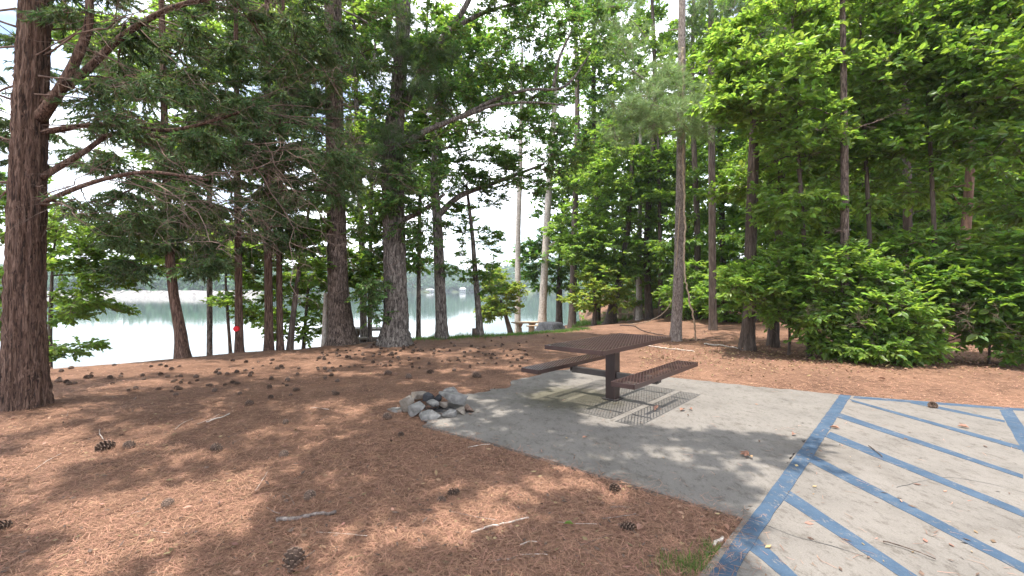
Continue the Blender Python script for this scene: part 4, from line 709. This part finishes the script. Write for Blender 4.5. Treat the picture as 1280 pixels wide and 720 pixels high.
# ------------------------------------------------------------------ pine cones
def cone_mesh():
    m = MB(); n = 62
    t = np.linspace(0, 1, 13); prof = np.sin(np.clip(t*.93+.06, 0, 1)*np.pi)**.7*.3
    m.add(*tube(np.c_[t*0, t*0, t-.5], np.maximum(prof, .02)*.6, 10))
    for i in range(n):
        f = (i+.5)/n; a = i*2.39996; z = f-.5; r0 = .3*math.sin(min(1, f*.93+.06)*math.pi)**.7*.5; ou = np.array([math.cos(a), math.sin(a), 0]); sd = np.array([-ou[1], ou[0], 0]); up = np.array([0, 0, 1.])
        L = .17+.24*math.sin(f*math.pi); w_ = .11+.07*math.sin(f*math.pi); p = ou*r0+up*z; tip = p+ou*L*.8+up*L*(.1+.9*f)
        V = [p-sd*w_*.4, p+sd*w_*.4, tip+sd*w_*.6-up*.01, tip-sd*w_*.6-up*.01, tip+ou*.05+up*.03, p+sd*w_*.3-up*.05, p-sd*w_*.3-up*.05]
        m.add(V, [np.array([[0, 1, 2, 3], [1, 5, 4, 2], [5, 6, 3, 4]]), np.array([[6, 0, 3]])]); q_ = tip+ou*.02; m.add([q_-sd*w_*.55-up*.015, q_+sd*w_*.55-up*.015, q_+sd*w_*.5+up*.03+ou*.015, q_-sd*w_*.5+up*.03+ou*.015, q_+ou*.06+up*.01], [np.array([[0, 1, 4], [1, 2, 4], [2, 3, 4], [3, 0, 4]])], 1)
    return m
M['conetip'] = surf('pine_cone_scale_tip', [(.3, (.1, .066, .048)), (.6, (.26, .18, .135))], (1, 1, 1), 30, 3, .8, 0, rnd=.3)
c0 = mk('pine_cone', cone_mesh(), [M['cone'], M['conetip']]); used = [0]
def cone(px, py, s, label, group='pine cones on the needle bed'):
    o = c0 if not used[0] else c0.copy(); g = G(px, py)
    if used[0]: COL.objects.link(o)
    used[0] = 1; o.scale = (s, s, s); o.location = (g[0], g[1], float(gz(*g))+s*.25); o.rotation_euler = (R(90)+rng.normal(0, .25), rng.uniform(0, 6.3), rng.uniform(0, 6.3)); tag(o, label, 'pine cone', group)
for px, py, s, lab in ((366, 711, .105, 'largest nearest open pine cone on a lit patch of needles'), (134, 563, .12, 'big pine cone on shaded needles, larger of two lying together'), (163, 561, .085, 'smaller pine cone lying just past the big one'), (272, 564, .085, 'dark pine cone flattened in the middle of the shaded needle bed'), (568, 619, .075, 'dark pine cone of a close pair near the pad edge'),
                       (553, 627, .05, 'tiny crushed reddish cone of the close pair near the pad edge'), (386, 625, .075, 'crushed pine cone in the lit patch above the white stick'), (354, 572, .075, 'pine cone near a lit patch in front of the fire ring'), (768, 614, .08, 'black pine cone right at the near edge of the concrete pad'), (783, 663, .075, 'purplish pine cone in shade before the pad corner'),
                       (3, 665, .08, 'dark pine cone half out of the picture at its edge'), (209, 635, .07, 'reddish crushed cone between two lit streaks'), (357, 530, .06, 'small cone on shaded needles level with the fire ring'), (313, 506, .08, 'lone cone beyond the shaded needle bed below the red marker'), (485, 524, .09, 'pine cone just before the flat sunken stone'), (501, 545, .06, 'small cone lying before the frontmost fire ring stone'),
                       (1167, 511, .09, 'reddish brown cone lying on the striped pavement'), (486, 469, .1, 'largest pale brown cone above the fire ring'), (537, 467, .1, 'cone straight above the fire ring'), (511, 473, .1, 'cone lying between the fire ring and the crest'), (597, 472, .12, 'black cone before the pad back corner'), (690, 456, .1, 'cone beside the far end of the mesh bench')):
    cone(px, py, s, lab)
k_ = 0
while k_ < 262:
    if rng.random() < .72: px, py = rng.uniform(395, 735), rng.normal(442, 11)
    else: px, py = rng.uniform(60, 430), rng.normal(470, 18)
    g = G(max(px, 1), max(py, 405)); t = g[1]-np.interp(g[0], cx_, cy_)
    if py < 405 or t > -.25 or py > 500 or inpoly([g[0]], [g[1]], SLAB)[0] or (px > 660 and py > 425): continue
    k_ += 1; low = px < 395
    cone(px, py, rng.uniform(.035, .075), 'small dark pine cone, one of many scattered '+('near the thick cedar' if low else 'below the thick pine and oak'), 'pine cones scattered near the thick cedar' if low else 'pine cones scattered below the lakeside trees')

# ------------------------------------------------------------------ sticks, dry leaves, grass
def gstick(label, pts, r, mat, name='fallen_stick'):
    q = [G(*p) for p in pts]; z = .03 if (inpoly([q[0][0]], [q[0][1]], SLAB)[0] or inpoly([q[0][0]], [q[0][1]], PAVE)[0]) else None
    wire(name, label, 'stick', [np.r_[g, (z if z else float(gz(*g))+.012+r*.6)] for g in q], r, M[mat], step=.03, r1=r*.7)
gstick('thick pale stick lying in the lit patch of needles', [(346, 655), (372, 652), (395, 648), (418, 647)], .014, 'flaky')
gstick('thin grey curved twig before the pad edge', [(589, 669), (610, 661), (635, 656), (661, 650)], .007, 'palebark'); gstick('small forked twig below the thin curved one', [(650, 684), (662, 680), (672, 681)], .005, 'palebark'); gstick('long thin twig low in the shade toward the lower edge', [(635, 702), (655, 696), (685, 696)], .004, 'palebark')
gstick('flat tan bark strip near the pad corner', [(764, 637), (775, 636), (789, 637)], .008, 'deadtwig'); gstick('dark thin twig on the striped pavement', [(1103, 683), (1130, 690), (1170, 706)], .004, 'darkbark'); gstick('short dark twig across a blue stripe', [(1086, 561), (1095, 568), (1103, 575)], .005, 'darkbark'); gstick('grey curl of bark beside the grass tuft', [(893, 684), (900, 678), (905, 675)], .012, 'palebark')
gstick('pale twig lying in shaded needles before the thick cedar', [(258, 530), (275, 525), (288, 520)], .008, 'palebark'); gstick('thin twig on the needles near the fire ring', [(585, 561), (600, 558), (613, 557)], .004, 'palebark')
for i in range(26):
    while 1:
        px, py = rng.uniform(20, 900), rng.uniform(480, 712); q = G(px, py)
        if not (inpoly([q[0]], [q[1]], SLAB)[0] or inpoly([q[0]], [q[1]], PAVE)[0]): break
    a = rng.uniform(0, 3.1); L = rng.uniform(.05, .2); v = np.array([math.cos(a), math.sin(a)])*L; pts = [q-v, q+rng.normal(0, .12*L, 2), q+v]
    wire('fallen_twig', 'small thin twig, one of many scattered over the needle bed', 'twig', [np.r_[p_, float(gz(*p_))+.016] for p_ in pts], rng.uniform(.002, .0045), M[['palebark', 'deadtwig', 'flaky'][i % 3]], seg=5, step=.03, group='twigs scattered on the needle bed')
# dry leaves: one mesh each
dl = [('curled yellow leaf standing in the grid shadow of the bench', 818, 516, .09), ('tan star shaped leaf on the shaded pad', 936, 573, .11), ('small dry leaf on the lit pad near the main blue line', 993, 545, .07), ('dry leaf on the striped pavement near the main blue line', 1050, 539, .09), ('tan leaf lying past the bench shadow', 851, 516, .1), ('small tan leaf past the bench shadow, beside another', 862, 513, .07), ('dry leaf in the needles near the pad corner', 903, 661, .07), ('green leaf in the needles of the foreground', 717, 661, .06), ('folded tan leaf lying before the purplish cone', 797, 669, .07), ('dark leaf flat on the shaded pad', 728, 551, .06), ('pale leaf in the lit needles behind the pad', 1108, 478, .1), ('dry leaf on a blue stripe in the middle of the aisle', 1212, 538, .09)]
for lab, px, py, s in dl:
    g = G(px, py); onp = inpoly([g[0]], [g[1]], SLAB)[0] or inpoly([g[0]], [g[1]], PAVE)[0]; z = (.026 if onp else float(gz(*g))+.03); m = MB(); n = 5 if 'star' in lab else 1; a = rng.uniform(0, 6.28)
    for i in range(n):
        b = a+(i-2)*.75 if n > 1 else a; ax = np.array([[math.cos(b), math.sin(b), .25 if n > 1 else (.9 if 'standing' in lab else .12)]]); V = np.array([[g[0], g[1], z]]); leaves(m, V, ax, np.array([[0, 0, 1.]]) + rng.normal(0, .25, (1, 3)), s if n == 1 else s*.7, s*.55 if n == 1 else s*.3, 0, 'leaf', .35)
    tag(mk('fallen_leaf', m, M['grass'] if 'green' in lab else M['dry'], None, (g[0], g[1], z)), lab, 'leaf')
# pine straw
n = 230000; px = rng.uniform(-80, 1360, n); py = HOR+rng.uniform(70, 420, n); d = FPX*CAMH/(py-HOR); x, y = (px-640)/FPX*d, d+rng.normal(0, .05, n)
ins = inpoly(x, y, SLAB) | inpoly(x, y, PAVE)
x2, y2 = x+rng.normal(0, .12, n), y+rng.normal(0, .12, n); ins2 = inpoly(x2, y2, SLAB) | inpoly(x2, y2, PAVE)
keep = ~ins | (ins & ~ins2 & (rng.random(n) < .2)) | (rng.random(n) < .004); x, y, ins = x[keep], y[keep], ins[keep]; n = len(x)
z = np.where(ins, .021, np.maximum(gz(x, y), -.02)+rng.uniform(.002, .022, n)); a = rng.uniform(0, 6.28, n); L = rng.uniform(.035, .11, n); W_ = rng.uniform(.0013, .0026, n)*np.clip(y/3, 1, 2.2)
ax = np.c_[np.cos(a), np.sin(a), np.where(ins, 0, rng.normal(0, .1, n))]; s = np.c_[-np.sin(a), np.cos(a), np.zeros(n)]; bend = s*(L*rng.normal(0, .07, n))[:, None]; p0 = np.c_[x, y, z]; p2 = p0+ax*L[:, None]; p1 = (p0+p2)/2+bend; p1[:, 2] += np.where(ins, 0, .004)
V = np.stack([p0-s*W_[:, None]/2, p0+s*W_[:, None]/2, p1+s*W_[:, None]/2, p1-s*W_[:, None]/2, p2], 1); i = np.arange(n)[:, None]*5
m = MB(); m.add(V, [i+np.array([[0, 1, 2, 3]]), i+np.array([[3, 2, 4]])]); tag(mk('pine_straw', m, M['straw']), 'loose brown pine straw covering the ground', 'pine straw', kind='stuff')
n = 5200; px = rng.uniform(-80, 1300, n); py = HOR+58+rng.uniform(0, 1, n)**1.3*340; d = FPX*CAMH/(py-HOR); x, y = (px-640)/FPX*d, d; ok = ~(inpoly(x, y, SLAB) | inpoly(x, y, PAVE)) | (rng.random(n) < .12); x, y = x[ok], y[ok]; n = len(x)
onp = inpoly(x, y, SLAB) | inpoly(x, y, PAVE); z = np.where(onp, .022, gz(x, y)+rng.uniform(.008, .028, n)); m = MB(); L = rng.uniform(.012, .055, n)
mi = rng.random(n) < .5; leaves(m, np.c_[x, y, z][mi], rng.normal(size=(n, 3))[mi]*[1, 1, .12], np.array([0, 0, 1.])+rng.normal(0, .3, (mi.sum(), 3)), L[mi], L[mi]*rng.uniform(.2, .6, mi.sum()), 0, 'diamond'); mi = ~mi
leaves(m, np.c_[x, y, z][mi], rng.normal(size=(n, 3))[mi]*[1, 1, .12], np.array([0, 0, 1.])+rng.normal(0, .3, (mi.sum(), 3)), L[mi], L[mi]*rng.uniform(.2, .5, mi.sum()), 1, 'diamond')
tag(mk('bark_litter', m, [M['dry'], M['cone']]), 'small bark chips and bits of leaf littering the ground', 'litter', kind='stuff')
# leaf litter in front of the thicket
n = 2200; px = rng.uniform(800, 1290, n); py = rng.normal(443, 12, n); py = np.clip(py, 415, 488); d = FPX*CAMH/(py-HOR); x, y = (px-640)/FPX*d, d; ok = ~(inpoly(x, y, SLAB) | inpoly(x, y, PAVE)); x, y = x[ok], y[ok]; n = len(x)
m = MB(); leaves(m, np.c_[x, y, gz(x, y)+rng.uniform(.01, .04, n)], rng.normal(size=(n, 3))*[1, 1, .3], np.array([0, 0, 1.])+rng.normal(0, .5, (n, 3)), rng.uniform(.03, .075, n), .03, 0, 'leaf', .3); tag(mk('leaf_litter', m, M['dry']), 'brown leaf litter along the front of the thicket', 'leaf litter', kind='stuff')
def grass(name, label, pts, h, wd, mat='grass'):
    pts = np.array(pts); n = len(pts); p = np.c_[pts, gz(pts[:, 0], pts[:, 1])-.01]; m = MB(); leaves(m, p, np.c_[rng.normal(0, .45, (n, 2)), np.ones(n)], rng.normal(size=(n, 3)), h*rng.uniform(.5, 1.2, n), wd, 0, 'tri'); tag(mk(name, m, M[mat]), label, 'grass', kind='stuff')
def blob(px, py, sx, sy, n):
    g = np.array([G(px, py)]*n)+rng.normal(0, 1, (n, 2))*[sx, sy]; return g
gp = blob(862, 710, .09, .05, 750); gp = np.concatenate([gp, blob(893, 694, .03, .05, 300)]); grass('grass_tuft', 'small green grass tuft beside the main blue line', gp[~inpoly(gp[:, 0], gp[:, 1], PAVE)], .075, .005)
n = 6500; x = rng.uniform(-3.2, 2.7, n); t = rng.normal(.3, .35, n); y = np.interp(x, cx_, cy_)+t; grass('bank_grass', 'fringe of short grass along the top of the bank', np.c_[x, y], .12, .012)
n = 7000; px = rng.uniform(715, 850, n); d = rng.uniform(25, 38, n); x = (px-640)/FPX*d; k2 = (vnoise(x, d, .45, 5) > -.25)&(d > 25+np.maximum(px-780, 0)*.12); x, d = x[k2], d[k2]; grass('clearing_grass', 'sunny green grass in the clearing beyond the trees', np.c_[x, d], .28, .03, 'grass')
n = 1500; x = rng.uniform(-2.4, -.6, n)*1.0; y = np.interp(x, cx_, cy_)+rng.uniform(.5, 1.2, n); k2 = vnoise(x, y, 1.5, 8) > .2; grass('bank_weeds', 'thin weeds standing against the water on the bank', np.c_[x, y][k2], .24, .012)
